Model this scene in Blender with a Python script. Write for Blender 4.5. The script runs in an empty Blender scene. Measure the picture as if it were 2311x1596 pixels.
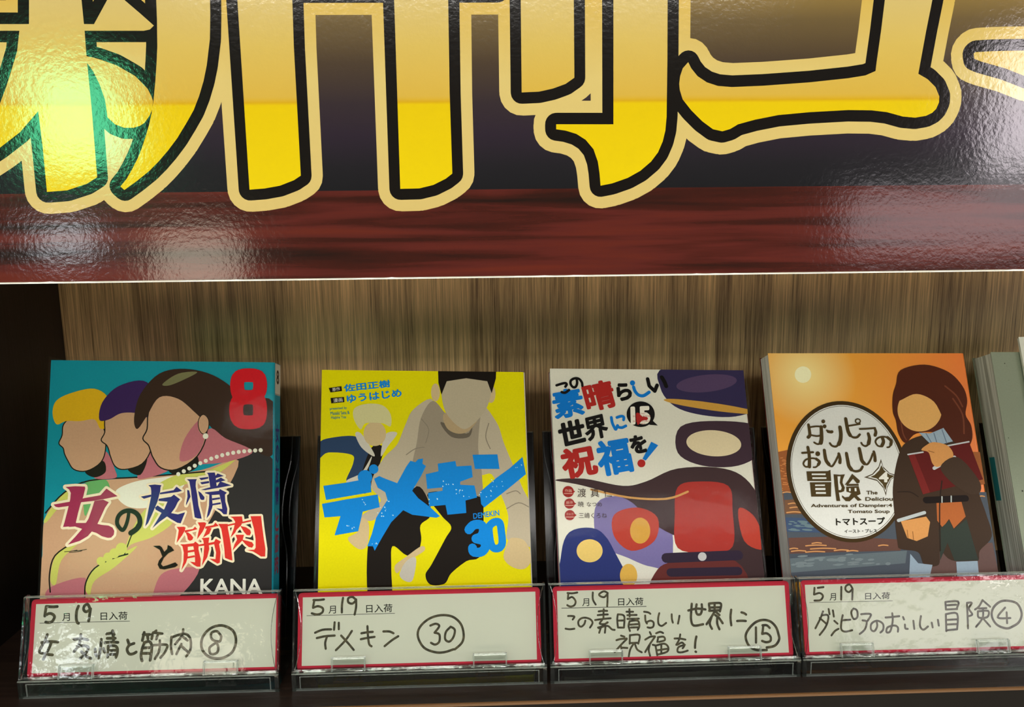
import bpy, bmesh, math, random
from mathutils import Vector, Matrix, geometry
random.seed(11)
scene = bpy.context.scene
COL = scene.collection

# ------------------------------------------------------------------ camera
# world: x to the right along the shelf, y into the shelf, z up; the phone is at the origin
CAM_RIGHT=(0.9994291, -0.0319343, -0.0110324)
CAM_UP=(0.0158872, 0.1560162, 0.9876267)
CAM_FWD=(0.0298179, 0.9872381, -0.1564345)

cam_data = bpy.data.cameras.new('camera')
cam_data.sensor_fit = 'HORIZONTAL'; cam_data.sensor_width = 36.0
cam_data.lens = 1750.0 / 2311.0 * 36.0
cam_data.clip_start = 0.01
camera = bpy.data.objects.new('camera', cam_data); COL.objects.link(camera)
_r, _u, _f = Vector(CAM_RIGHT), Vector(CAM_UP), Vector(CAM_FWD)
camera.matrix_world = Matrix(((_r.x, _u.x, -_f.x, 0), (_r.y, _u.y, -_f.y, 0), (_r.z, _u.z, -_f.z, 0), (0, 0, 0, 1)))
scene.camera = camera

# ------------------------------------------------------------------ world, lights, exposure
world = bpy.data.worlds.new('shop_interior'); scene.world = world; world.use_nodes = True
bg = world.node_tree.nodes['Background']
bg.inputs[0].default_value = (0.96, 0.94, 0.86, 1); bg.inputs[1].default_value = 0.10
def area_light(name, loc, target, sx, sy, power, color):
    d = bpy.data.lights.new(name, 'AREA'); d.shape = 'RECTANGLE'; d.size = sx; d.size_y = sy
    d.energy = power; d.color = color
    o = bpy.data.objects.new(name, d); COL.objects.link(o)
    o.location = loc; o.rotation_euler = (Vector(target) - Vector(loc)).to_track_quat('-Z', 'Y').to_euler()
    return o
area_light('ceiling_strip_far', (0.0, -5.0, 1.92), (0, .45, -.1), 4.2, 0.24, 46, (1.0, .97, .92))
area_light('wall_fill_right', (4.3, -3.4, 1.10), (0, .45, -.1), 1.2, 0.22, 26, (1.0, .97, .92))  # added fill: brightens the lower back panel, set outside the sign's reflections
area_light('page_edge_fill_left', (-4.3, -3.4, 1.10), (0, .45, -.1), 1.2, 0.22, 16, (1.0, .97, .92))  # added fill, lightens the left-facing page edges
bounce_fill = area_light('floor_bounce_fill', (0.0, -2.4, 2.10), (0, -2.4001, 0), 5.0, 3.4, 270, (1.0, .96, .88))  # added fill aimed at the floor, so its bounce lifts the back panel
bounce_fill.data.spread = math.radians(100)
area_light('green_display', (-1.47, -2.2, 0.42), (-.18, .37, .05), 0.30, 0.34, 3.4, (.14, 1.0, .46))
area_light('white_display', (-1.10, -2.25, -0.12), (-.15, .37, -.01), 0.30, 0.26, 1.0, (1.0, .88, .70))
area_light('small_white_display', (-1.58, -2.25, -0.02), (-.2, .42, -.23), 0.16, 0.09, 0.40, (.92, .96, 1.0))
area_light('pale_display', (2.26, -2.2, 0.46), (.25, .37, .05), 0.62, 0.50, 8.5, (1.0, .90, .94))
area_light('low_pale_display', (1.80, -2.2, 0.02), (.25, .42, -.2), 0.80, 0.24, 1.3, (1.0, .92, .96))
scene.view_settings.view_transform = 'Standard'
scene.view_settings.look = 'None'
scene.view_settings.exposure = 0.0
scene.view_settings.gamma = 1.0
scene.view_settings.use_curve_mapping = False

# ------------------------------------------------------------------ materials
def lin(c): return c / 12.92 if c <= .04045 else ((c + .055) / 1.055) ** 2.4
def rgb(h, k=1.0): return tuple(min(1, lin(int(h[i:i+2], 16) / 255) * k) for i in (0, 2, 4)) + (1,)
def new_mat(name):
    m = bpy.data.materials.new(name); m.use_nodes = True
    return m, m.node_tree, m.node_tree.nodes['Principled BSDF']
INK_GAIN = 1.32
_print = {}
def print_mat(h, rough=.30, name=None):
    """printed paper under a film: a flat ink colour with a little paper grain"""
    key = (h, rough)
    if key in _print: return _print[key]
    m, t, b = new_mat(name or 'print_' + h)
    n = t.nodes.new('ShaderNodeTexNoise'); n.inputs['Scale'].default_value = 900; n.inputs['Detail'].default_value = 2
    tc = t.nodes.new('ShaderNodeTexCoord'); t.links.new(tc.outputs['Object'], n.inputs['Vector'])
    mx = t.nodes.new('ShaderNodeMix'); mx.data_type = 'RGBA'; mx.blend_type = 'MIX'
    c = rgb(h, INK_GAIN)
    mx.inputs[6].default_value = tuple(x * .93 for x in c[:3]) + (1,); mx.inputs[7].default_value = tuple(min(1, x * 1.07) for x in c[:3]) + (1,)
    t.links.new(n.outputs['Fac'], mx.inputs[0]); t.links.new(mx.outputs[2], b.inputs['Base Color'])
    b.inputs['Roughness'].default_value = rough; b.inputs['Specular IOR Level'].default_value = .06
    _print[key] = m; return m
def plain(name, h, rough=.5, k=1.0, spec=.5):
    m, t, b = new_mat(name); b.inputs['Base Color'].default_value = rgb(h, k); b.inputs['Roughness'].default_value = rough
    b.inputs['Specular IOR Level'].default_value = spec
    return m
def wood(name, dark, light, scale, rough, axis, k=1.0, bump=.0006):
    m, t, b = new_mat(name)
    tc = t.nodes.new('ShaderNodeTexCoord'); mp = t.nodes.new('ShaderNodeMapping')
    mp.inputs['Scale'].default_value = {'z': (1, 1, .018), 'x': (.03, 1, 1)}[axis]
    t.links.new(tc.outputs['Object'], mp.inputs['Vector'])
    n1 = t.nodes.new('ShaderNodeTexNoise'); n1.inputs['Scale'].default_value = scale; n1.inputs['Detail'].default_value = 6; n1.inputs['Roughness'].default_value = .65
    n2 = t.nodes.new('ShaderNodeTexNoise'); n2.inputs['Scale'].default_value = scale * .11; n2.inputs['Detail'].default_value = 3
    for n in (n1, n2): t.links.new(mp.outputs[0], n.inputs['Vector'])
    mm = t.nodes.new('ShaderNodeMath'); mm.operation = 'MULTIPLY_ADD'; mm.inputs[1].default_value = .62
    ml = t.nodes.new('ShaderNodeMath'); ml.operation = 'MULTIPLY'; ml.inputs[1].default_value = .38
    t.links.new(n2.outputs['Fac'], ml.inputs[0]); t.links.new(n1.outputs['Fac'], mm.inputs[0]); t.links.new(ml.outputs[0], mm.inputs[2])
    r = t.nodes.new('ShaderNodeValToRGB'); r.color_ramp.elements[0].position = .36; r.color_ramp.elements[1].position = .64
    r.color_ramp.elements[0].color = rgb(dark, k); r.color_ramp.elements[1].color = rgb(light, k)
    t.links.new(mm.outputs[0], r.inputs[0]); t.links.new(r.outputs[0], b.inputs['Base Color'])
    bp = t.nodes.new('ShaderNodeBump'); bp.inputs['Strength'].default_value = .25; bp.inputs['Distance'].default_value = bump
    t.links.new(n1.outputs['Fac'], bp.inputs['Height']); t.links.new(bp.outputs[0], b.inputs['Normal'])
    b.inputs['Roughness'].default_value = rough
    return m
BACK_WOOD = wood('back_panel_oak_veneer', '5e4220', 'ecc68c', 900, .42, 'z', 1.15)
DARK_WOOD = wood('shelf_dark_laminate', '140d0a', '261b15', 260, .32, 'x', 1.0)
SIDE_WOOD = wood('side_panel_dark_laminate', '0c0806', '18110d', 260, .45, 'z', 1.0)
LIP_GLINT = plain('shelf_lip_painted_glint', '6e4c2c', .22)  # highlight on the rounded shelf edge, put into the colour as lighter brown

def film_bump(t, b, strength=1.0):
    """orange-peel of the laminating film"""
    tc = t.nodes.new('ShaderNodeTexCoord')
    n = t.nodes.new('ShaderNodeTexNoise'); n.inputs['Scale'].default_value = 400; n.inputs['Detail'].default_value = 3; n.inputs['Roughness'].default_value = .55
    n2 = t.nodes.new('ShaderNodeTexNoise'); n2.inputs['Scale'].default_value = 55; n2.inputs['Detail'].default_value = 1
    t.links.new(tc.outputs['Object'], n.inputs['Vector']); t.links.new(tc.outputs['Object'], n2.inputs['Vector'])
    a = t.nodes.new('ShaderNodeMath'); a.operation = 'MULTIPLY_ADD'; a.inputs[1].default_value = 1.2
    t.links.new(n2.outputs['Fac'], a.inputs[0]); t.links.new(n.outputs['Fac'], a.inputs[2])
    bp = t.nodes.new('ShaderNodeBump'); bp.inputs['Strength'].default_value = strength; bp.inputs['Distance'].default_value = .000045
    t.links.new(a.outputs[0], bp.inputs['Height']); t.links.new(bp.outputs[0], b.inputs['Normal'])
    b.inputs['Roughness'].default_value = .10; b.inputs['IOR'].default_value = 1.72
def ramp_mat(name, stops, k=.98, extra=None):
    """colour printed as a gradient up the sheet; stops are (height in mm, colour)"""
    m, t, b = new_mat(name)
    tc = t.nodes.new('ShaderNodeTexCoord'); sp = t.nodes.new('ShaderNodeSeparateXYZ'); mr = t.nodes.new('ShaderNodeMapRange')
    t.links.new(tc.outputs['Object'], sp.inputs[0]); t.links.new(sp.outputs['Z'], mr.inputs['Value'])
    lo, hi = stops[0][0], stops[-1][0]
    mr.inputs['From Min'].default_value = lo / 1000; mr.inputs['From Max'].default_value = hi / 1000
    r = t.nodes.new('ShaderNodeValToRGB'); e = r.color_ramp.elements
    while len(e) < len(stops): e.new(.5)
    for i, (h, c) in enumerate(stops): e[i].position = (h - lo) / (hi - lo)
    for i, (h, c) in enumerate(stops): e[i].color = rgb(c, k)
    t.links.new(mr.outputs[0], r.inputs[0]); t.links.new(r.outputs[0], b.inputs['Base Color'])
    return m, t, b, r
POSTER = {}
m, t, b, r = ramp_mat('poster_night_gradient', [(41, '18181c'), (52, '1e1c22'), (66, '2c2230'), (80, '342a30'), (98, '4a3c2e'), (116, '6c5a38'), (126, '8c7440'), (150, 'b09448')]); film_bump(t, b); POSTER['bg'] = m
m, t, b, r = ramp_mat('poster_gold_gradient', [(40, 'ead000'), (79.5, 'e6c800'), (80.6, 'd8ac14'), (83, 'd8b448'), (105, 'd8bc60'), (127, 'd6c07c'), (200, 'dcc878')]); film_bump(t, b); POSTER['gold'] = m
m, t, b, r = ramp_mat('poster_cream_outline', [(30, 'd8c078'), (90, 'dcc67c'), (124, 'd8b85c'), (200, 'd8b85c')]); film_bump(t, b); POSTER['cream'] = m
m, t, b = new_mat('poster_black_outline'); b.inputs['Base Color'].default_value = rgb('100b06'); film_bump(t, b); POSTER['blk'] = m
# red wood print on the lower band of the poster
m, t, b = new_mat('poster_red_wood_print'); film_bump(t, b)
tc = t.nodes.new('ShaderNodeTexCoord'); mp = t.nodes.new('ShaderNodeMapping'); mp.inputs['Scale'].default_value = (.055, 1, 1)
t.links.new(tc.outputs['Object'], mp.inputs['Vector'])
n1 = t.nodes.new('ShaderNodeTexNoise'); n1.inputs['Scale'].default_value = 125; n1.inputs['Detail'].default_value = 6; n1.inputs['Distortion'].default_value = .35; n1.inputs['Roughness'].default_value = .5
t.links.new(mp.outputs[0], n1.inputs['Vector'])
r = t.nodes.new('ShaderNodeValToRGB'); e = r.color_ramp.elements
e.new(.5); e.new(.6)
for i, (p, c) in enumerate([(.34, '22100a'), (.46, '40160e'), (.56, '56201a'), (.70, '602418')]): e[i].position = p; e[i].color = rgb(c, 1.05)
t.links.new(n1.outputs['Fac'], r.inputs[0]); t.links.new(r.outputs[0], b.inputs['Base Color']); POSTER['band'] = m

def clear(name, tint, refl_rough, tr=.97, bump=0.0, fk=1.0):
    m = bpy.data.materials.new(name); m.use_nodes = True; t = m.node_tree; t.nodes.clear()
    out = t.nodes.new('ShaderNodeOutputMaterial'); mix = t.nodes.new('ShaderNodeMixShader')
    tb = t.nodes.new('ShaderNodeBsdfTransparent'); tb.inputs[0].default_value = tuple(c * tr for c in tint) + (1,)
    gb = t.nodes.new('ShaderNodeBsdfGlossy'); gb.inputs['Roughness'].default_value = refl_rough; gb.inputs['Color'].default_value = (1, 1, 1, 1)
    fr = t.nodes.new('ShaderNodeFresnel'); fr.inputs['IOR'].default_value = 1.49
    fm = t.nodes.new('ShaderNodeMath'); fm.operation = 'MULTIPLY'; fm.inputs[1].default_value = fk; t.links.new(fr.outputs[0], fm.inputs[0]); t.links.new(fm.outputs[0], mix.inputs[0]); t.links.new(tb.outputs[0], mix.inputs[1]); t.links.new(gb.outputs[0], mix.inputs[2]); t.links.new(mix.outputs[0], out.inputs[0])
    if bump:
        tc = t.nodes.new('ShaderNodeTexCoord'); n = t.nodes.new('ShaderNodeTexNoise'); n.inputs['Scale'].default_value = 90; n.inputs['Detail'].default_value = 3
        t.links.new(tc.outputs['Object'], n.inputs['Vector'])
        bp = t.nodes.new('ShaderNodeBump'); bp.inputs['Distance'].default_value = bump; bp.inputs['Strength'].default_value = 1
        t.links.new(n.outputs['Fac'], bp.inputs['Height']); t.links.new(bp.outputs[0], gb.inputs['Normal'])
    return m
ACRYLIC = clear('clear_acrylic_plate', (.975, .99, .98), .03, .985, .00025, .6)
SLEEVE = clear('clear_book_sleeve', (1, 1, 1), .06, .99, .0001, .07)
m, t, b = new_mat('frosted_acrylic_rim'); b.inputs['Transmission Weight'].default_value = .85; b.inputs['IOR'].default_value = 1.49
b.inputs['Roughness'].default_value = .15; b.inputs['Base Color'].default_value = (.70, .76, .72, 1); RIM = m
EDGE = clear('clear_acrylic_edge', (.74, .79, .76), .10, .95, .0005, 2.6)

SMOKE = clear('smoked_back_plate', (.26, .24, .22), .12, .95, 0, .5)
CHEEK = clear('clear_acrylic_cheek', (.97, .985, .975), .1, .985, 0, .12)
RIDGE = clear('clear_acrylic_ridge', (.93, .95, .94), .2, .97, 0, .35)
PAPER = plain('card_white', 'c9c8bc', .55, 1.24)
# page block: stacked sheet edges as fine lines
def pages(name, a, c, k=1.0):
    m, t, b = new_mat(name)
    tc = t.nodes.new('ShaderNodeTexCoord'); mp = t.nodes.new('ShaderNodeMapping'); mp.inputs['Scale'].default_value = (1, 1, .012)
    n = t.nodes.new('ShaderNodeTexNoise'); n.inputs['Scale'].default_value = 900; n.inputs['Detail'].default_value = 3
    t.links.new(tc.outputs['Object'], mp.inputs['Vector']); t.links.new(mp.outputs[0], n.inputs['Vector'])
    r = t.nodes.new('ShaderNodeValToRGB'); r.color_ramp.elements[0].position = .35; r.color_ramp.elements[1].position = .62
    r.color_ramp.elements[0].color = rgb(a, k); r.color_ramp.elements[1].color = rgb(c, k)
    t.links.new(n.outputs['Fac'], r.inputs[0]); t.links.new(r.outputs[0], b.inputs['Base Color']); b.inputs['Roughness'].default_value = .8
    return m
PAGES = pages('page_edges', 'dcdedc', 'ffffff')

# ------------------------------------------------------------------ helpers
def tag(o, label=None, cat=None, group=None, kind=None):
    if label: o['label'] = label
    if cat: o['category'] = cat
    if group: o['group'] = group
    if kind: o['kind'] = kind
    return o
def link(name, me, parent=None, frame=None):
    o = bpy.data.objects.new(name, me); COL.objects.link(o)
    if parent: o.parent = parent
    if frame is not None: o.matrix_world = frame
    return o
def thing(name, label, cat, frame, group=None):
    o = bpy.data.objects.new(name, None); COL.objects.link(o); o.empty_display_size = .02
    o.matrix_world = frame
    return tag(o, label, cat, group)
def frame_of(key, depth=0.0):
    """local x = right along the sheet, y = away from the viewer, z = up the sheet"""
    O, u, v, n, W, H, _ = FRAME[key]
    O, u, v, n = Vector(O), Vector(u), Vector(v), Vector(n)
    return Matrix(((u.x, -n.x, v.x, O.x), (u.y, -n.y, v.y, O.y), (u.z, -n.z, v.z, O.z), (0, 0, 0, 1)))
class Mesh:
    def __init__(s, sh=0.0): s.v = []; s.f = []; s.m = []; s.mats = []; s.sh = sh   # sh: how much the sheet has slumped out of square
    def mi(s, mat):
        if mat not in s.mats: s.mats.append(mat)
        return s.mats.index(mat)
    def face(s, pts, mat):
        i = len(s.v); s.v += [tuple(p) for p in pts]; s.f.append(tuple(range(i, i + len(pts)))); s.m.append(s.mi(mat))
    def box(s, x0, x1, y0, y1, z0, z1, mat, skew=0.0):
        """box; skew shears y with z"""
        i = len(s.v)
        for z in (z0, z1):
            for x, y in ((x0, y0), (x1, y0), (x1, y1), (x0, y1)): s.v.append((x, y + skew * (z - z0), z))
        for q in ((0, 3, 2, 1), (4, 5, 6, 7), (0, 1, 5, 4), (1, 2, 6, 5), (2, 3, 7, 6), (3, 0, 4, 7)):
            s.f.append(tuple(i + a for a in q)); s.m.append(s.mi(mat))
    def prism(s, pts, a0, a1, axis, mat):
        """extrude a polygon along x ('x': pts are (y,z)) or along y ('y': pts are (x,z))"""
        i = len(s.v); n = len(pts)
        for a in (a0, a1):
            for p, q in pts: s.v.append((a, p, q) if axis == 'x' else (p, a, q))
        s.f.append(tuple(range(i + n - 1, i - 1, -1))); s.m.append(s.mi(mat))
        s.f.append(tuple(range(i + n, i + 2 * n))); s.m.append(s.mi(mat))
        for k in range(n):
            j = (k + 1) % n; s.f.append((i + k, i + j, i + n + j, i + n + k)); s.m.append(s.mi(mat))
    def tube(s, path, r, mat, n=6):
        i = len(s.v); P = [Vector(p) for p in path]
        for k, p in enumerate(P):
            d = (P[min(k + 1, len(P) - 1)] - P[max(k - 1, 0)]).normalized()
            a = d.orthogonal().normalized() if k == 0 else (a - d * a.dot(d)).normalized()
            c = d.cross(a)
            for j in range(n):
                w = 2 * math.pi * j / n; s.v.append(tuple(p + (a * math.cos(w) + c * math.sin(w)) * r))
        for k in range(len(P) - 1):
            for j in range(n):
                j2 = (j + 1) % n; s.f.append((i + k * n + j, i + k * n + j2, i + (k + 1) * n + j2, i + (k + 1) * n + j)); s.m.append(s.mi(mat))
        for e, o in ((0, 1), (len(P) - 1, -1)):
            s.f.append(tuple(i + e * n + j for j in range(n))[::o]); s.m.append(s.mi(mat))
    def build(s, name, parent=None, frame=None, bevel=0, smooth=False):
        if s.sh: s.v = [(x, y, z + s.sh * x) for x, y, z in s.v]
        me = bpy.data.meshes.new(name); me.from_pydata(s.v, [], s.f)
        for mt in s.mats: me.materials.append(mt)
        me.polygons.foreach_set('material_index', s.m)
        me.update()
        bm = bmesh.new(); bm.from_mesh(me); bmesh.ops.recalc_face_normals(bm, faces=bm.faces)
        if bevel: bmesh.ops.bevel(bm, geom=bm.edges[:], offset=bevel, segments=2, affect='EDGES', profile=.7)
        bm.to_mesh(me); bm.free()
        if smooth: me.polygons.foreach_set('use_smooth', [True] * len(me.polygons))
        o = link(name, me); 
        if parent: o.parent = parent
        if frame is not None: o.matrix_world = frame
        return o

# ------------------------------------------------------------------ flat print: polygons, strokes and type laid on a sheet as thin real layers
def catmull(P, closed, sub):
    n = len(P); out = []
    rng = range(n) if closed else range(n - 1)
    for i in rng:
        g = (lambda k: P[k % n]) if closed else (lambda k: P[max(0, min(n - 1, k))])
        a, b, c, d = g(i - 1), g(i), g(i + 1), g(i + 2)
        for j in range(sub):
            t = j / sub
            out.append(tuple(.5 * (2 * b[k] + (c[k] - a[k]) * t + (2 * a[k] - 5 * b[k] + 4 * c[k] - d[k]) * t * t + (3 * b[k] - a[k] - 3 * c[k] + d[k]) * t ** 3) for k in (0, 1)))
    if not closed: out.append(P[-1])
    return out
def clip(poly, W, H):
    for axis, lim, sgn in ((0, 0, 1), (0, W, -1), (1, 0, 1), (1, H, -1)):
        res = []
        for i in range(len(poly)):
            a, b = poly[i - 1], poly[i]
            ia, ib = sgn * (a[axis] - lim) >= 0, sgn * (b[axis] - lim) >= 0
            if ia != ib:
                t = (lim - a[axis]) / (b[axis] - a[axis]); res.append((a[0] + (b[0] - a[0]) * t, a[1] + (b[1] - a[1]) * t))
            if ib: res.append(b)
        poly = res
        if len(poly) < 3: return []
    return poly
def ccw(p):
    a = sum(p[i - 1][0] * p[i][1] - p[i][0] * p[i - 1][1] for i in range(len(p)))
    return p if a > 0 else p[::-1]
def ribbon(P, w0, w1, closed=False, caps=10):
    """the pieces of a round-ended stroke: one quad per step and a disc per point"""
    out = []; n = len(P); N = n if closed else n - 1
    L = [0]
    for i in range(N): L.append(L[-1] + math.dist(P[i], P[(i + 1) % n]))
    T = L[-1] or 1
    wd = lambda i: (w0 + (w1 - w0) * L[i] / T) / 2
    for i in range(N):
        a, b = P[i], P[(i + 1) % n]; d = math.dist(a, b)
        if d < 1e-6: continue
        nx, ny = -(b[1] - a[1]) / d, (b[0] - a[0]) / d; ra, rb = wd(i), wd(i + 1) if not closed else wd(i)
        out.append(ccw([(a[0] + nx * ra, a[1] + ny * ra), (a[0] - nx * ra, a[1] - ny * ra), (b[0] - nx * rb, b[1] - ny * rb), (b[0] + nx * rb, b[1] + ny * rb)]))
    for i in range(n):
        r = wd(i) if not closed else w0 / 2
        if closed or i in (0, n - 1) or True:
            out.append([(P[i][0] + r * math.cos(2 * math.pi * (k + .13 * i) / caps), P[i][1] + r * math.sin(2 * math.pi * (k + .13 * i) / caps)) for k in range(caps)])
    return out
def union(polys):
    """merge overlapping polygons into one flat triangulation, so nothing lies exactly on top of itself"""
    vs, fs = [], []
    for p in polys:
        i = len(vs); vs += [Vector(q) for q in p]; fs.append(list(range(i, i + len(p))))
    v, e, f, ov, oe, of = geometry.delaunay_2d_cdt(vs, [], fs, 0, 1e-5)
    return [tuple(q) for q in v], [t for t, src in zip(f, of) if src]
_fontcache = {}
def glyphs(text, weight):
    """type as flat triangles; weight thickens the outline (in em)"""
    if (text, weight) in _fontcache: return _fontcache[(text, weight)]
    cu = bpy.data.curves.new('type', 'FONT'); cu.body = text; cu.size = 1.0; cu.resolution_u = 3; cu.dimensions = '2D'; cu.fill_mode = 'FRONT'
    o = bpy.data.objects.new('type', cu); COL.objects.link(o)
    dg = bpy.context.evaluated_depsgraph_get(); dg.update()
    me = bpy.data.meshes.new_from_object(o.evaluated_get(dg))
    V = [(v.co.x, v.co.y) for v in me.vertices]; F = [tuple(p.vertices) for p in me.polygons]
    bpy.data.objects.remove(o); bpy.data.curves.remove(cu); bpy.data.meshes.remove(me)
    ar = lambda f: abs(sum(V[f[i - 1]][0] * V[f[i]][1] - V[f[i]][0] * V[f[i - 1]][1] for i in range(len(f))))
    F = [f for f in F if ar(f) > 2e-7]
    if weight > 0 and V:
        cnt = {}
        for f in F:
            for a, b in zip(f, f[1:] + f[:1]): k = (min(a, b), max(a, b)); cnt[k] = cnt.get(k, 0) + 1
        size = lambda v, f_: sum(abs(sum(v[f[i - 1]][0] * v[f[i]][1] - v[f[i]][0] * v[f[i - 1]][1] for i in range(len(f)))) for f in f_)
        V0, F0 = V, F
        for k in (1.0, .97, 1.04, .9):      # try again slightly thinner should the merge have filled the counters
            polys = [ccw([V0[a] for a in f]) for f in F0]
            for (a, b), c in cnt.items():
                if c == 1: polys += [ccw(p) for p in ribbon([V0[a], V0[b]], weight * 2 * k, weight * 2 * k, False, 6)]
            V, F = union([[(x * 100, y * 100) for x, y in p] for p in polys]); V = [(x / 100, y / 100) for x, y in V]; F = [tuple(f) for f in F]
            if size(V, F) < size(V0, F0) * (1.25 + 32 * weight): break
    _fontcache[(text, weight)] = (V, F); return V, F
def print_part(key, part, parent, frame, W=None, H=None, mats=None, to3d=None, base=0.00002, step=0.000009, rough=.30, bleed=None):
    """one printed part of a sheet; layer k floats k steps (hundredths of a millimetre) over the paper"""
    me = Mesh(); groups = {}
    if to3d is None: to3d = lambda x, z, k: (x / 1000, -(base + step * k), z / 1000)
    for ly, kind, col, extra, pts in ART[(key, part)]:
        P = [tuple(int(a) / 20 for a in q.split(',')) for q in pts.split()]
        mat = mats[col] if mats and col in mats else print_mat(col, rough)
        if kind == 't':
            wt, s = extra; V, F = glyphs(s, wt)
            if not V: continue
            x0, x1 = min(v[0] for v in V), max(v[0] for v in V); y0, y1 = min(v[1] for v in V), max(v[1] for v in V)
            TL, TR, BL = P; i = len(me.v)
            for a, b in V:
                p, q = (a - x0) / (x1 - x0), (y1 - b) / (y1 - y0)
                x = TL[0] + (TR[0] - TL[0]) * p + (BL[0] - TL[0]) * q; z = TL[1] + (TR[1] - TL[1]) * p + (BL[1] - TL[1]) * q
                if W is not None: x = min(max(x, 0), W); z = min(max(z, 0), H)
                me.v.append(to3d(x, z, ly + .5))
            k = me.mi(mat)
            for f in F: me.f.append(tuple(i + a for a in f)); me.m.append(k)
            continue
        out = []
        if kind == 'p': out = [P]
        elif kind == 'q': out = [catmull(P, True, 5)]
        elif kind in 'kz':
            w = extra if isinstance(extra, tuple) else (extra, extra)
            Q = catmull(P, False, 4) if kind == 'k' and len(P) > 2 else P
            out = ribbon(Q, *w)
        elif kind == 'o': out = ribbon(catmull(P, True, 4), extra, extra, True)
        elif kind == 'h': out = [P] + ribbon(P, extra * 2, extra * 2, True, 20)
        if W is not None: out = [c for c in (clip(p, W, H) for p in out) if len(c) > 2]
        groups.setdefault((ly, col), [mat, []])[1].extend(ccw(p) for p in out)
    for (ly, col), (mat, polys) in groups.items():
        if not polys: continue
        v, f = union(polys); i = len(me.v); k = me.mi(mat)
        me.v += [to3d(a, b, ly) for a, b in v]
        for t_ in f: me.f.append(tuple(i + a for a in t_)); me.m.append(k)
    sh = FRAME[key][6]
    if sh: me.v = [(x, y, z + sh * x) for x, y, z in me.v]
    m_ = bpy.data.meshes.new(part); m_.from_pydata(me.v, [], me.f)
    for mt in me.mats: m_.materials.append(mt)
    m_.polygons.foreach_set('material_index', me.m); m_.update()
    o = link(part, m_); o.parent = parent; o.matrix_world = frame if frame is not None else parent.matrix_world
    return o
I4 = Matrix.Identity(4)
def at(x, y, z): return Matrix.Translation((x, y, z))

# ------------------------------------------------------------------ frames of the leaning sheets (origin, right, up, normal, width, height)
FRAME={
'b1':((-0.266873, 0.426706, -0.251151),(0.999877, 0.004592, 0.015021),(-0.015707, 0.292336, 0.956187),(0.0, -0.956305, 0.292372),0.13640,0.18350,-0.04218),
'b2':((-0.104549, 0.42672, -0.252219),(0.999934, 0.004128, 0.010754),(-0.011519, 0.358344, 0.933518),(0.0, -0.93358, 0.358368),0.12929,0.17769,-0.03954),
'b3':((0.041976, 0.426596, -0.252543),(0.999863, 0.005942, 0.015479),(-0.01658, 0.358319, 0.933452),(0.0, -0.93358, 0.358368),0.12561,0.17647,-0.04266),
'b4':((0.183617, 0.426847, -0.251888),(0.999925, 0.004378, 0.011406),(-0.012217, 0.358341, 0.933511),(0.0, -0.93358, 0.358368),0.12996,0.18350,-0.02846),
'k1':((-0.2659, 0.415908, -0.2488),(1.0, 0.0, 0.0),(0.0, 0.292372, 0.956305),(0.0, -0.956305, 0.292372),0.14270,0.04340,0.00000),
'k2':((-0.1132, 0.415908, -0.2488),(1.0, 0.0, 0.0),(0.0, 0.292372, 0.956305),(0.0, -0.956305, 0.292372),0.14090,0.04340,0.00000),
'k3':((0.0352, 0.415908, -0.2488),(1.0, 0.0, 0.0),(0.0, 0.292372, 0.956305),(0.0, -0.956305, 0.292372),0.14060,0.04340,0.00000),
'k4':((0.1828, 0.415908, -0.2488),(1.0, 0.0, 0.0),(0.0, 0.292372, 0.956305),(0.0, -0.956305, 0.292372),0.14080,0.04340,0.00000),
'poster':((-0.45, 0.37, -0.0219),(1.0, 0.0, 0.0),(0.0, 0.0, 1.0),(0.0, -1.0, 0.0),1.00000,0.36000,0.00000)}

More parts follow.
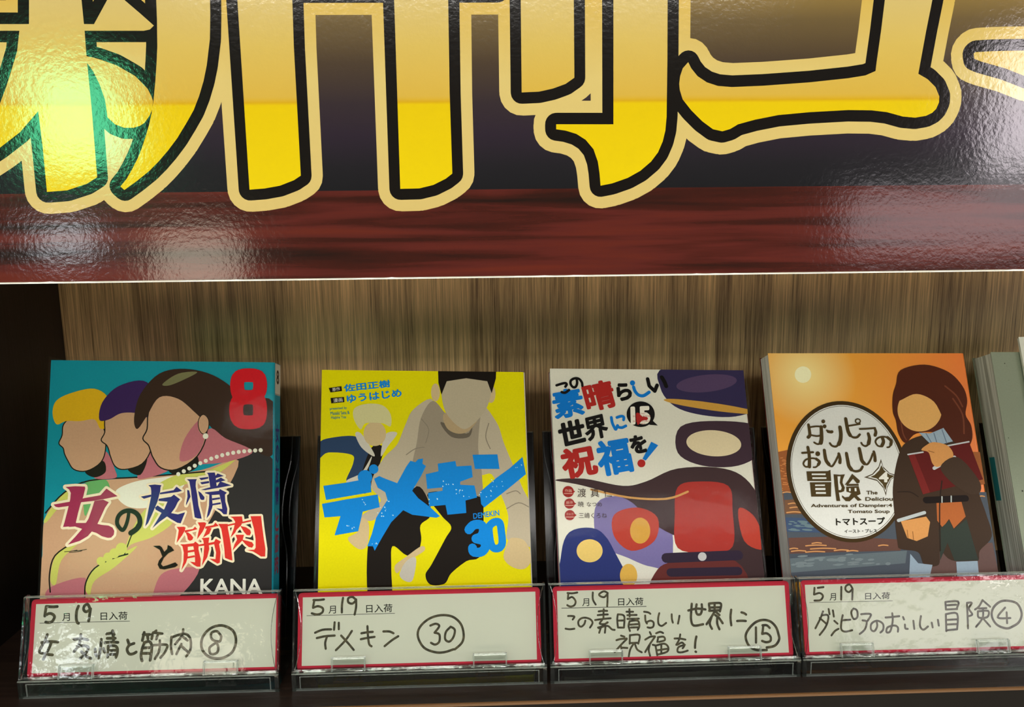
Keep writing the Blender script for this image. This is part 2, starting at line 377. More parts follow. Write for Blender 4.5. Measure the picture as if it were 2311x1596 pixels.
# ------------------------------------------------------------------ traced print (layer, kind, colour, width or type, points in 1/20 mm)
ART = {}
ART[('poster', 'lettering')]=[
(0,'h','cream',9.97,'4991,2580 5447,2579 5440,2501 5442,2239 5439,2107 5438,1974 5441,1571 5433,965 5336,907 5148,849 4967,837 4970,1232 4963,1553 4783,1371 4588,1235 4409,1127 4452,1496 4632,1623 4702,1764 4766,1911 4832,2070 4871,2244 4539,2245 4545,2301 4961,2300'),
(0,'h','cream',9.89,'5437,2299 5530,2298 5664,2501 5679,2516 5795,2516 5814,2501 5941,2389 6055,2284 6018,2251 5962,2240 5433,2242'),
(0,'h','cream',10.04,'5432,2026 5496,2014 5563,1994 5696,1946 5788,1892 5854,1852 5917,1784 5955,1741 5984,1676 5994,1635 5982,1567 5957,1513 5903,1445 5858,1418 5801,1402 5717,1402 5637,1433 5575,1495 5572,1570 5566,1651 5530,1786 5485,1894 5432,1977'),
(0,'h','cream',10.1,'6097,2578 6571,2577 6559,2368 6542,2169 6498,1943 6460,1808 6409,1673 6351,1551 6280,1442 6185,1306 6092,1196 6000,1100 5909,1017 5788,927 5669,848 5636,880 5699,949 5755,1032 5813,1129 5855,1212 5907,1335 5943,1431 5972,1526 5998,1635 6030,1811 6054,1972 6071,2105 6087,2343'),
(0,'h','cream',10.1,'6805,3016 6804,2888 6808,2498 6810,840 6946,849 7090,873 7221,921 7288,963 7286,2100 7294,2497 7304,2888 7309,3016'),
(0,'h','cream',9.99,'6941,3016 9136,3016 9130,2569 6913,2570'),
(0,'h','cream',10.28,'8190,2887 8201,2495 8200,834 8378,837 8508,867 8625,923 8687,969 8679,1688 8685,2494 8687,2887'),
(0,'h','cream',10.27,'9342,2887 9338,2493 9339,1691 9499,1697 9628,1724 9743,1764 9824,1818 9818,2492 9817,2886'),
(0,'h','cream',10.51,'10174,2886 10188,1402 9656,1406 9656,1361 9743,1349 9844,1318 9931,1264 10004,1179 10045,1066 10061,967 10072,846 10181,866 10327,915 10444,978 10545,1062 10609,1146 10651,1245 10674,1343 10683,1468 10680,1951 10665,2886'),
(0,'h','cream',10.59,'10873,1950 10903,1895 10963,1826 11051,1771 11153,1739 11284,1728 11574,1738 12010,1766 12373,1801 12532,1825 12625,1864 12630,1942 12654,2215 12672,2486 12677,2753 13137,2752 13114,2485 13076,2214 13030,1837 13122,1788 13201,1718 13244,1634 13245,1578 13223,1522 13189,1487 13131,1459 13029,1443 12910,1454 12759,1494 12611,1512 12389,1516 12023,1499 11731,1475 11513,1435 11354,1394 11282,1352 11209,1332 11121,1351 11017,1424 10912,1523 10830,1620 10801,1703 10794,1758 10801,1827 10824,1896'),
(0,'h','cream',10.71,'13539,2014 13553,2026 13676,2033 13837,2037 14486,2042 14521,1711 14247,1768 14083,1797 13851,1881 13610,1945 13549,1968'),
(1,'h','blk',4.88,'4991,2580 5447,2579 5440,2501 5442,2239 5439,2107 5438,1974 5441,1571 5433,965 5336,907 5148,849 4967,837 4970,1232 4963,1553 4783,1371 4588,1235 4409,1127 4452,1496 4632,1623 4702,1764 4766,1911 4832,2070 4871,2244 4539,2245 4545,2301 4961,2300'),
(1,'h','blk',4.84,'5437,2299 5530,2298 5664,2501 5679,2516 5795,2516 5814,2501 5941,2389 6055,2284 6018,2251 5962,2240 5433,2242'),
(1,'h','blk',4.92,'5432,2026 5496,2014 5563,1994 5696,1946 5788,1892 5854,1852 5917,1784 5955,1741 5984,1676 5994,1635 5982,1567 5957,1513 5903,1445 5858,1418 5801,1402 5717,1402 5637,1433 5575,1495 5572,1570 5566,1651 5530,1786 5485,1894 5432,1977'),
(1,'h','blk',4.95,'6097,2578 6571,2577 6559,2368 6542,2169 6498,1943 6460,1808 6409,1673 6351,1551 6280,1442 6185,1306 6092,1196 6000,1100 5909,1017 5788,927 5669,848 5636,880 5699,949 5755,1032 5813,1129 5855,1212 5907,1335 5943,1431 5972,1526 5998,1635 6030,1811 6054,1972 6071,2105 6087,2343'),
(1,'h','blk',4.95,'6805,3016 6804,2888 6808,2498 6810,840 6946,849 7090,873 7221,921 7288,963 7286,2100 7294,2497 7304,2888 7309,3016'),
(1,'h','blk',4.89,'6941,3016 9136,3016 9130,2569 6913,2570'),
(1,'h','blk',5.03,'8190,2887 8201,2495 8200,834 8378,837 8508,867 8625,923 8687,969 8679,1688 8685,2494 8687,2887'),
(1,'h','blk',5.03,'9342,2887 9338,2493 9339,1691 9499,1697 9628,1724 9743,1764 9824,1818 9818,2492 9817,2886'),
(1,'h','blk',5.15,'10174,2886 10188,1402 9656,1406 9656,1361 9743,1349 9844,1318 9931,1264 10004,1179 10045,1066 10061,967 10072,846 10181,866 10327,915 10444,978 10545,1062 10609,1146 10651,1245 10674,1343 10683,1468 10680,1951 10665,2886'),
(1,'h','blk',5.18,'10873,1950 10903,1895 10963,1826 11051,1771 11153,1739 11284,1728 11574,1738 12010,1766 12373,1801 12532,1825 12625,1864 12630,1942 12654,2215 12672,2486 12677,2753 13137,2752 13114,2485 13076,2214 13030,1837 13122,1788 13201,1718 13244,1634 13245,1578 13223,1522 13189,1487 13131,1459 13029,1443 12910,1454 12759,1494 12611,1512 12389,1516 12023,1499 11731,1475 11513,1435 11354,1394 11282,1352 11209,1332 11121,1351 11017,1424 10912,1523 10830,1620 10801,1703 10794,1758 10801,1827 10824,1896'),
(1,'h','blk',5.24,'13539,2014 13553,2026 13676,2033 13837,2037 14486,2042 14521,1711 14247,1768 14083,1797 13851,1881 13610,1945 13549,1968'),
(2,'p','gold',None,'4991,2580 5447,2579 5440,2501 5442,2239 5439,2107 5438,1974 5441,1571 5433,965 5336,907 5148,849 4967,837 4970,1232 4963,1553 4783,1371 4588,1235 4409,1127 4452,1496 4632,1623 4702,1764 4766,1911 4832,2070 4871,2244 4539,2245 4545,2301 4961,2300'),
(2,'p','gold',None,'5437,2299 5530,2298 5664,2501 5679,2516 5795,2516 5814,2501 5941,2389 6055,2284 6018,2251 5962,2240 5433,2242'),
(2,'p','gold',None,'5432,2026 5496,2014 5563,1994 5696,1946 5788,1892 5854,1852 5917,1784 5955,1741 5984,1676 5994,1635 5982,1567 5957,1513 5903,1445 5858,1418 5801,1402 5717,1402 5637,1433 5575,1495 5572,1570 5566,1651 5530,1786 5485,1894 5432,1977'),
(2,'p','gold',None,'6097,2578 6571,2577 6559,2368 6542,2169 6498,1943 6460,1808 6409,1673 6351,1551 6280,1442 6185,1306 6092,1196 6000,1100 5909,1017 5788,927 5669,848 5636,880 5699,949 5755,1032 5813,1129 5855,1212 5907,1335 5943,1431 5972,1526 5998,1635 6030,1811 6054,1972 6071,2105 6087,2343'),
(2,'p','gold',None,'6805,3016 6804,2888 6808,2498 6810,840 6946,849 7090,873 7221,921 7288,963 7286,2100 7294,2497 7304,2888 7309,3016'),
(2,'p','gold',None,'6941,3016 9136,3016 9130,2569 6913,2570'),
(2,'p','gold',None,'8190,2887 8201,2495 8200,834 8378,837 8508,867 8625,923 8687,969 8679,1688 8685,2494 8687,2887'),
(2,'p','gold',None,'9342,2887 9338,2493 9339,1691 9499,1697 9628,1724 9743,1764 9824,1818 9818,2492 9817,2886'),
(2,'p','gold',None,'10174,2886 10188,1402 9656,1406 9656,1361 9743,1349 9844,1318 9931,1264 10004,1179 10045,1066 10061,967 10072,846 10181,866 10327,915 10444,978 10545,1062 10609,1146 10651,1245 10674,1343 10683,1468 10680,1951 10665,2886'),
(2,'p','gold',None,'10873,1950 10903,1895 10963,1826 11051,1771 11153,1739 11284,1728 11574,1738 12010,1766 12373,1801 12532,1825 12625,1864 12630,1942 12654,2215 12672,2486 12677,2753 13137,2752 13114,2485 13076,2214 13030,1837 13122,1788 13201,1718 13244,1634 13245,1578 13223,1522 13189,1487 13131,1459 13029,1443 12910,1454 12759,1494 12611,1512 12389,1516 12023,1499 11731,1475 11513,1435 11354,1394 11282,1352 11209,1332 11121,1351 11017,1424 10912,1523 10830,1620 10801,1703 10794,1758 10801,1827 10824,1896'),
(2,'p','gold',None,'13539,2014 13553,2026 13676,2033 13837,2037 14486,2042 14521,1711 14247,1768 14083,1797 13851,1881 13610,1945 13549,1968')]
ART[('b1', 'cover_picture')]=[
(0,'p','2c2a2a',None,'2286,2475 2571,2650 2730,2459 2730,848 1508,845 1439,2071'),
(1,'q','33231a',None,'1983,3423 2315,3230 2725,3175 2729,2555 2495,2572 2129,2724 1895,2992'),
(2,'q','b49072',None,'18,1764 233,2064 585,2198 1282,2259 1850,2339 2306,2456 2048,1886 1866,1512 1855,1160 1618,885 1548,704 26,701 6,1320'),
(3,'q','cfd0c0',None,'835,2068 1020,2182 1321,2241 1662,2261 1590,2072 1292,1901 991,1899'),
(4,'q','5f9c5c',None,'491,2198 716,2218 760,2067 576,1953 489,1785 461,2009'),
(5,'q','b4b85a',None,'18,1764 215,2045 436,2160 330,1990 184,1895 34,1708'),
(5,'q','b4b85a',None,'1218,1882 1442,1958 1542,1734 1302,1546 1043,1453 953,1342 1074,1676'),
(5,'q','b4b85a',None,'1323,2146 1566,2280 1888,2320 2134,2417 2277,2475 2003,2264 1664,2167 1439,2071'),
(6,'q','a8646c',None,'1321,885 1408,1104 1611,1178 1855,1160 1619,849 1324,776'),
(6,'q','a8646c',None,'116,955 518,1065 509,810 104,810'),
(7,'q','b4b85a',None,'111,1046 155,1302 317,1432 427,1469 231,1266 178,991'),
(7,'q','b4b85a',None,'526,956 607,1157 862,1305 1119,1435 865,1194 630,1029 581,865'),
(8,'k','1e1812',0.85,'20,1820 233,2064 528,2207 1093,2249 1661,2299 2002,2330'),
(8,'k','1e1812',0.83,'371,1478 154,1321 100,1101 118,900'),
(8,'k','1e1812',0.84,'1009,1342 825,1286 624,1175 529,1011 523,847'),
(8,'k','1e1812',0.66,'972,1342 1040,1545 1110,1694'),
(9,'p','b4b85a',None,'748,1258 743,1236 730,1218 709,1208 686,1208 665,1218 650,1236 644,1258 648,1280 662,1298 682,1308 705,1308 727,1298 742,1280'),
(9,'p','b4b85a',None,'834,1304 829,1280 814,1261 792,1250 767,1250 745,1261 728,1280 722,1304 727,1328 741,1347 763,1358 788,1358 811,1348 827,1328'),
(9,'p','b4b85a',None,'910,1351 905,1325 889,1305 866,1293 839,1293 815,1304 798,1325 791,1350 796,1376 812,1396 835,1408 862,1408 886,1397 903,1376'),
(9,'p','b4b85a',None,'1000,1406 999,1395 997,1384 992,1373 986,1364 978,1355 968,1349 958,1344 947,1341 935,1340 923,1341 912,1344 901,1348 891,1355 883,1363 876,1373 870,1383 867,1394 865,1406 866,1418 869,1429 873,1439 880,1449 888,1457 897,1464 908,1468 919,1472 930,1473 942,1472 954,1469 964,1464 974,1457 983,1449 990,1440 995,1429 998,1418'),
(10,'k','1e1812',0.37,'264,1367 338,1373 412,1386'),
(10,'k','1e1812',0.37,'320,1358 394,1364 468,1377'),
(10,'k','1e1812',0.37,'375,1376 449,1382 523,1395'),
(11,'q','a8646c',None,'598,2369 704,2560 826,2332 829,2238 584,2236'),
(11,'q','a8646c',None,'1093,2258 1217,2544 1467,2450 1470,2336 1207,2240'),
(11,'q','a8646c',None,'1771,2453 1936,2838 2149,2724 2476,2572 2229,2456 1944,2416'),
(12,'q','1e1812',None,'467,2321 670,2445 713,2312 583,2245'),
(12,'q','1e1812',None,'976,2352 1200,2487 1130,2277'),
(12,'q','1e1812',None,'1469,2355 1770,2529 1811,2377 1585,2280'),
(13,'q','b49072',None,'188,2882 307,2979 536,2981 675,2828 703,2598 652,2426 486,2321 334,2339 258,2442 213,2528 195,2594 141,2651 175,2747'),
(14,'o','1e1812',0.66,'188,2882 307,2979 536,2981 675,2828 703,2598 652,2426 486,2321 334,2339 258,2442 213,2528 195,2594 141,2651 175,2747'),
(15,'q','c8a018',None,'49,3016 89,3171 276,3270 542,3321 719,3196 749,2906 637,2828 557,2943 386,2922 215,2921 103,2881'),
(16,'q','b49072',None,'689,2963 837,3100 1106,3063 1265,2871 1254,2602 1145,2410 939,2342 824,2380 763,2503 741,2579 711,2636 646,2693 686,2790'),
(17,'o','1e1812',0.67,'689,2963 837,3100 1106,3063 1265,2871 1254,2602 1145,2410 939,2342 824,2380 763,2503 741,2579 711,2636 646,2693 686,2790'),
(18,'q','352050',None,'614,2943 644,3157 829,3353 1134,3424 1293,3240 1262,2968 1069,3024 878,3023 728,2944'),
(19,'q','b49072',None,'1203,3025 1293,3240 1541,3321 1834,3128 1917,2799 1808,2510 1565,2346 1374,2364 1276,2487 1245,2564 1214,2640 1146,2716 1194,2832'),
(20,'o','1e1812',0.76,'1203,3025 1293,3240 1541,3321 1834,3128 1917,2799 1808,2510 1565,2346 1374,2364 1276,2487 1245,2564 1214,2640 1146,2716 1194,2832'),
(21,'q','a8646c',None,'1651,2720 1838,2953 1890,2722 1789,2510 1600,2452'),
(22,'q','33231a',None,'1033,2966 1100,3258 1324,3515 1632,3577 1982,3501 2275,3288 2414,2997 2224,2801 1954,2877 1779,3030 1563,3204 1332,3221 1185,2987 1075,2831'),
(23,'q','6b6a48',None,'1366,3387 1556,3517 1787,3539 1616,3439 1444,3369'),
(24,'p','b49072',None,'1938,2890 1936,2869 1932,2849 1926,2831 1918,2815 1909,2801 1899,2789 1888,2781 1877,2777 1865,2776 1854,2779 1844,2785 1834,2795 1825,2807 1818,2823 1813,2840 1810,2859 1808,2880 1808,2900 1811,2921 1815,2941 1821,2960 1829,2976 1838,2990 1848,3002 1859,3010 1870,3014 1881,3015 1893,3012 1903,3006 1913,2996 1921,2984 1928,2968 1934,2951 1937,2931 1939,2911'),
(25,'o','1e1812',0.48,'1871,3016 1934,2954 1932,2838 1876,2776 1821,2837 1815,2953'),
(26,'p','cfd0c0',None,'1937,2751 1934,2736 1925,2724 1911,2717 1896,2717 1882,2724 1872,2736 1869,2750 1872,2766 1881,2778 1895,2785 1910,2785 1924,2778 1934,2766'),
(27,'p','cfd0c0',None,'1610,2290 1607,2279 1601,2270 1591,2266 1580,2265 1570,2270 1563,2279 1560,2289 1562,2300 1569,2309 1579,2314 1590,2314 1600,2309 1607,2300'),
(27,'p','cfd0c0',None,'1675,2325 1672,2314 1666,2305 1656,2300 1645,2300 1635,2305 1628,2314 1625,2324 1627,2335 1634,2344 1644,2349 1655,2349 1665,2344 1672,2335'),
(27,'p','cfd0c0',None,'1740,2359 1738,2348 1731,2340 1721,2335 1710,2335 1700,2340 1693,2348 1690,2359 1693,2369 1699,2378 1709,2383 1720,2383 1730,2378 1737,2370'),
(27,'p','cfd0c0',None,'1805,2392 1803,2381 1796,2373 1786,2368 1775,2368 1765,2373 1758,2381 1756,2392 1758,2403 1764,2411 1774,2416 1785,2416 1795,2412 1802,2403'),
(27,'p','cfd0c0',None,'1870,2423 1868,2413 1861,2404 1852,2399 1841,2399 1831,2404 1824,2412 1821,2423 1823,2434 1830,2443 1840,2447 1851,2447 1861,2443 1868,2434'),
(27,'p','cfd0c0',None,'1936,2452 1934,2442 1927,2433 1917,2428 1906,2428 1896,2433 1889,2441 1886,2452 1889,2463 1895,2472 1905,2476 1916,2476 1926,2472 1933,2463'),
(27,'p','cfd0c0',None,'2002,2479 1999,2468 1993,2459 1983,2454 1972,2454 1962,2459 1955,2467 1952,2478 1954,2489 1961,2498 1971,2503 1982,2503 1992,2498 1999,2489'),
(27,'p','cfd0c0',None,'2067,2502 2065,2491 2058,2482 2048,2477 2037,2477 2027,2482 2020,2491 2018,2501 2020,2512 2027,2521 2037,2526 2048,2526 2058,2521 2065,2512'),
(27,'p','cfd0c0',None,'2133,2522 2131,2511 2124,2502 2114,2497 2103,2497 2093,2502 2086,2511 2084,2521 2086,2532 2093,2541 2103,2546 2114,2546 2124,2541 2131,2532'),
(27,'p','cfd0c0',None,'2199,2538 2197,2527 2190,2519 2180,2514 2169,2514 2159,2519 2152,2527 2150,2538 2152,2549 2159,2557 2169,2562 2180,2563 2190,2558 2197,2549'),
(27,'p','cfd0c0',None,'2265,2552 2263,2541 2256,2532 2246,2528 2235,2527 2225,2532 2218,2541 2216,2552 2218,2562 2225,2571 2235,2576 2246,2576 2256,2571 2263,2563'),
(27,'p','cfd0c0',None,'2332,2563 2329,2552 2322,2543 2313,2538 2301,2538 2291,2543 2284,2552 2282,2562 2284,2573 2291,2582 2301,2587 2312,2587 2322,2582 2329,2573'),
(27,'p','cfd0c0',None,'2398,2571 2395,2560 2389,2551 2379,2546 2368,2546 2358,2551 2351,2560 2348,2570 2350,2581 2357,2590 2367,2595 2378,2595 2388,2590 2395,2582'),
(27,'p','cfd0c0',None,'2464,2577 2462,2566 2455,2558 2445,2553 2434,2552 2424,2557 2417,2566 2414,2577 2417,2588 2423,2596 2433,2601 2444,2601 2455,2597 2462,2588'),
(27,'p','cfd0c0',None,'2530,2582 2528,2571 2521,2562 2511,2557 2500,2557 2490,2562 2483,2571 2481,2581 2483,2592 2490,2601 2500,2606 2511,2606 2521,2601 2528,2593'),
(27,'p','cfd0c0',None,'2597,2586 2595,2575 2588,2566 2578,2561 2567,2561 2557,2566 2550,2575 2547,2585 2549,2596 2556,2605 2566,2610 2577,2610 2587,2605 2594,2597')]
ART[('b1', 'title_lettering')]=[
(28,'h','d8cdb0',1.5,'244,2128 359,2138 474,2135 480,2115 462,2020 431,1925 407,1822 386,1712 394,1666 300,1661 236,1656 251,1712 283,1861 306,1980 310,2058 289,2098'),
(28,'h','d8cdb0',1.5,'111,1919 311,1956 463,1996 664,2033 732,2112 868,2022 697,1985 587,1965 445,1949 313,1905 172,1886 140,1892'),
(28,'h','d8cdb0',1.5,'595,1965 697,1981 766,1950 724,1887 681,1785 641,1694 693,1682 772,1675 820,1652 843,1613 838,1566 808,1534 769,1530 697,1550 633,1588 577,1604 532,1549 440,1494 301,1449 384,1541 462,1634 378,1662 300,1656 377,1704 503,1705 532,1752 567,1863'),
(29,'p','8e2b4c',None,'244,2128 359,2138 474,2135 480,2115 462,2020 431,1925 407,1822 386,1712 394,1666 300,1661 236,1656 251,1712 283,1861 306,1980 310,2058 289,2098'),
(29,'p','8e2b4c',None,'111,1919 311,1956 463,1996 664,2033 732,2112 868,2022 697,1985 587,1965 445,1949 313,1905 172,1886 140,1892'),
(29,'p','8e2b4c',None,'595,1965 697,1981 766,1950 724,1887 681,1785 641,1694 693,1682 772,1675 820,1652 843,1613 838,1566 808,1534 769,1530 697,1550 633,1588 577,1604 532,1549 440,1494 301,1449 384,1541 462,1634 378,1662 300,1656 377,1704 503,1705 532,1752 567,1863'),
(30,'k','1e1812',(1.98, 3.16),'1007,1833 998,1754 977,1676 947,1625 915,1637 873,1699 882,1777 932,1833 1010,1853 1090,1826 1136,1763 1138,1684 1096,1629 1039,1589'),
(28,'h','d8cdb0',1.22,'1230,2155 1259,2129 1267,2084 1267,2019 1242,1882 1207,1666 1239,1705 1281,1802 1317,1891 1345,1963 1360,2028 1374,2085 1377,2133 1387,2156 1307,2164'),
(28,'h','d8cdb0',1.22,'1143,2019 1266,2044 1267,2018 1182,1993'),
(28,'h','d8cdb0',1.22,'1371,2067 1533,2098 1567,2140 1635,2090 1586,2076 1371,2046'),
(28,'h','d8cdb0',1.22,'1359,1994 1506,2019 1538,2045 1614,1989 1587,1956 1558,1892 1511,1825 1463,1785 1376,1722 1291,1645 1391,1818 1429,1875 1463,1960 1355,1970'),
(28,'h','d8cdb0',1.22,'1317,1891 1347,1915 1411,1873 1511,1825 1592,1811 1677,1836 1627,1705 1587,1711 1513,1753 1463,1785 1398,1826 1324,1866'),
(28,'h','d8cdb0',1.22,'1688,2229 1718,2205 1740,2103 1750,2022 1769,1917 1792,1776 1829,1764 1876,1760 1864,1813 1834,1917 1816,2047 1796,2144 1797,2201 1809,2232'),
(28,'h','d8cdb0',1.22,'1695,2103 1720,2095 1738,2022 1722,1989 1687,1917 1685,1933 1701,2022'),
(28,'h','d8cdb0',1.22,'1826,2091 1863,2067 1905,2015 1901,1986 1877,1982 1856,1990 1839,2039'),
(28,'h','d8cdb0',1.23,'1928,2308 2022,2313 2031,2284 2040,2211 2049,2137 1972,2129 1958,2210 1945,2284'),
(28,'h','d8cdb0',1.23,'1835,2244 1945,2259 1945,2239 1860,2219'),
(28,'h','d8cdb0',1.23,'2031,2272 2055,2302 2133,2272 2031,2243'),
(28,'h','d8cdb0',1.23,'1848,2193 1954,2210 1959,2186 1869,2169'),
(28,'h','d8cdb0',1.23,'2036,2219 2096,2252 2154,2219 2044,2190'),
(28,'h','d8cdb0',1.23,'1858,2104 1976,2137 2057,2154 2089,2207 2225,2159 2139,2142 2050,2125 1911,2100'),
(28,'h','d8cdb0',1.22,'1908,2072 1945,2070 1961,2048 1960,1918 1934,1765 1966,1805 1997,1886 2004,1918 1990,2048 1985,2070'),
(28,'h','d8cdb0',1.22,'1908,2073 2075,2093 2086,2115 2173,2071 2149,2049 2154,1967 2180,1879 2175,1814 2136,1814 2107,1846 2045,1886 2119,1877 2114,1919 2083,2048 1982,2041 1912,2063'),
(28,'h','d8cdb0',1.22,'1995,2003 2088,2016 2093,1995 1999,1979'),
(28,'h','d8cdb0',1.22,'1996,1938 2097,1957 2102,1935 1996,1918'),
(28,'h','d8cdb0',1.21,'1580,1663 1669,1665 1687,1655 1678,1619 1647,1563 1584,1473 1598,1563 1606,1627'),
(28,'h','d8cdb0',1.21,'1678,1623 1774,1639 1798,1668 1827,1636 1678,1595'),
(28,'h','d8cdb0',1.21,'1688,1599 1715,1599 1752,1575 1781,1539 1769,1511 1741,1499 1716,1515 1708,1555'),
(28,'h','d8cdb0',1.22,'1829,1716 1910,1719 1931,1708 1920,1668 1888,1604 1825,1517 1840,1604 1855,1668'),
(28,'h','d8cdb0',1.22,'1920,1668 2017,1685 2040,1715 2082,1677 1920,1640'),
(28,'h','d8cdb0',1.21,'1997,1648 1970,1584 1894,1536 1921,1596 1944,1656'),
(28,'h','d8cdb0',1.21,'1627,1459 1714,1459 1718,1427 1721,1308 1702,1245 1648,1156 1670,1261 1671,1364 1654,1435'),
(28,'h','d8cdb0',1.21,'1681,1459 1786,1472 1806,1492 1847,1460 1844,1404 1874,1285 1872,1198 1832,1198 1791,1221 1746,1257 1807,1249 1805,1325 1783,1436 1714,1429'),
(28,'h','d8cdb0',1.21,'1715,1384 1792,1398 1796,1372 1716,1360'),
(28,'h','d8cdb0',1.21,'1717,1316 1801,1332 1806,1309 1717,1292'),
(28,'h','d8cdb0',1.21,'1878,1532 1971,1540 1963,1484 1973,1405 1951,1309 1888,1206 1906,1325 1912,1444 1898,1508'),
(28,'h','d8cdb0',1.21,'1847,1456 1911,1468 1912,1444 1847,1436'),
(28,'h','d8cdb0',1.21,'1964,1476 2028,1489 2048,1525 2109,1493 2089,1461 2107,1365 2101,1246 2073,1234 2024,1262 1975,1293 2048,1286 2054,1365 2029,1461 1964,1448'),
(28,'h','d8cdb0',1.21,'2073,1701 2187,1701 2191,1645 2218,1517 2235,1405 2250,1270 2209,1282 2160,1302 2151,1405 2132,1533 2110,1645'),
(28,'h','d8cdb0',1.22,'2187,1693 2284,1714 2284,1694 2187,1673'),
(28,'h','d8cdb0',1.22,'2357,1726 2466,1751 2467,1731 2357,1706'),
(28,'h','d8cdb0',1.22,'2458,1793 2584,1796 2597,1687 2614,1567 2640,1407 2637,1319 2588,1319 2539,1351 2491,1378 2418,1394 2507,1399 2523,1422 2521,1526 2500,1646'),
(28,'h','d8cdb0',1.22,'2214,1786 2356,1791 2365,1734 2349,1686 2293,1630 2277,1597 2221,1537 2260,1646 2276,1726 2251,1766'),
(28,'h','d8cdb0',1.22,'2337,1678 2406,1662 2455,1630 2466,1598 2452,1566 2416,1570 2383,1606'),
(28,'h','d8cdb0',1.22,'2282,1573 2383,1574 2368,1510 2304,1446 2248,1386 2271,1461 2303,1518'),
(28,'h','d8cdb0',1.22,'2351,1518 2424,1502 2481,1486 2500,1454 2482,1422 2441,1430 2401,1462'),
(31,'p','2c2a66',None,'1230,2155 1259,2129 1267,2084 1267,2019 1242,1882 1207,1666 1239,1705 1281,1802 1317,1891 1345,1963 1360,2028 1374,2085 1377,2133 1387,2156 1307,2164'),
(31,'p','2c2a66',None,'1143,2019 1266,2044 1267,2018 1182,1993'),
(31,'p','2c2a66',None,'1371,2067 1533,2098 1567,2140 1635,2090 1586,2076 1371,2046'),
(31,'p','2c2a66',None,'1359,1994 1506,2019 1538,2045 1614,1989 1587,1956 1558,1892 1511,1825 1463,1785 1376,1722 1291,1645 1391,1818 1429,1875 1463,1960 1355,1970'),
(31,'p','2c2a66',None,'1317,1891 1347,1915 1411,1873 1511,1825 1592,1811 1677,1836 1627,1705 1587,1711 1513,1753 1463,1785 1398,1826 1324,1866'),
(31,'p','2c2a66',None,'1688,2229 1718,2205 1740,2103 1750,2022 1769,1917 1792,1776 1829,1764 1876,1760 1864,1813 1834,1917 1816,2047 1796,2144 1797,2201 1809,2232'),
(31,'p','2c2a66',None,'1695,2103 1720,2095 1738,2022 1722,1989 1687,1917 1685,1933 1701,2022'),
(31,'p','2c2a66',None,'1826,2091 1863,2067 1905,2015 1901,1986 1877,1982 1856,1990 1839,2039'),
(31,'p','2c2a66',None,'1928,2308 2022,2313 2031,2284 2040,2211 2049,2137 1972,2129 1958,2210 1945,2284'),
(31,'p','2c2a66',None,'1835,2244 1945,2259 1945,2239 1860,2219'),
(31,'p','2c2a66',None,'2031,2272 2055,2302 2133,2272 2031,2243'),
(31,'p','2c2a66',None,'1848,2193 1954,2210 1959,2186 1869,2169'),
(31,'p','2c2a66',None,'2036,2219 2096,2252 2154,2219 2044,2190'),
(31,'p','2c2a66',None,'1858,2104 1976,2137 2057,2154 2089,2207 2225,2159 2139,2142 2050,2125 1911,2100'),
(31,'p','2c2a66',None,'1908,2072 1945,2070 1961,2048 1960,1918 1934,1765 1966,1805 1997,1886 2004,1918 1990,2048 1985,2070'),
(31,'p','2c2a66',None,'1908,2073 2075,2093 2086,2115 2173,2071 2149,2049 2154,1967 2180,1879 2175,1814 2136,1814 2107,1846 2045,1886 2119,1877 2114,1919 2083,2048 1982,2041 1912,2063'),
(31,'p','2c2a66',None,'1995,2003 2088,2016 2093,1995 1999,1979'),
(31,'p','2c2a66',None,'1996,1938 2097,1957 2102,1935 1996,1918'),
(32,'p','c0302a',None,'1580,1663 1669,1665 1687,1655 1678,1619 1647,1563 1584,1473 1598,1563 1606,1627'),
(32,'p','c0302a',None,'1678,1623 1774,1639 1798,1668 1827,1636 1678,1595'),
(32,'p','c0302a',None,'1688,1599 1715,1599 1752,1575 1781,1539 1769,1511 1741,1499 1716,1515 1708,1555'),
(32,'p','c0302a',None,'1829,1716 1910,1719 1931,1708 1920,1668 1888,1604 1825,1517 1840,1604 1855,1668'),
(32,'p','c0302a',None,'1920,1668 2017,1685 2040,1715 2082,1677 1920,1640'),
(32,'p','c0302a',None,'1997,1648 1970,1584 1894,1536 1921,1596 1944,1656'),
(32,'p','c0302a',None,'1627,1459 1714,1459 1718,1427 1721,1308 1702,1245 1648,1156 1670,1261 1671,1364 1654,1435'),
(32,'p','c0302a',None,'1681,1459 1786,1472 1806,1492 1847,1460 1844,1404 1874,1285 1872,1198 1832,1198 1791,1221 1746,1257 1807,1249 1805,1325 1783,1436 1714,1429'),
(32,'p','c0302a',None,'1715,1384 1792,1398 1796,1372 1716,1360'),
(32,'p','c0302a',None,'1717,1316 1801,1332 1806,1309 1717,1292'),
(32,'p','c0302a',None,'1878,1532 1971,1540 1963,1484 1973,1405 1951,1309 1888,1206 1906,1325 1912,1444 1898,1508'),
(32,'p','c0302a',None,'1847,1456 1911,1468 1912,1444 1847,1436'),
(32,'p','c0302a',None,'1964,1476 2028,1489 2048,1525 2109,1493 2089,1461 2107,1365 2101,1246 2073,1234 2024,1262 1975,1293 2048,1286 2054,1365 2029,1461 1964,1448'),
(32,'p','c0302a',None,'2073,1701 2187,1701 2191,1645 2218,1517 2235,1405 2250,1270 2209,1282 2160,1302 2151,1405 2132,1533 2110,1645'),
(32,'p','c0302a',None,'2187,1693 2284,1714 2284,1694 2187,1673'),
(32,'p','c0302a',None,'2357,1726 2466,1751 2467,1731 2357,1706'),
(32,'p','c0302a',None,'2458,1793 2584,1796 2597,1687 2614,1567 2640,1407 2637,1319 2588,1319 2539,1351 2491,1378 2418,1394 2507,1399 2523,1422 2521,1526 2500,1646'),
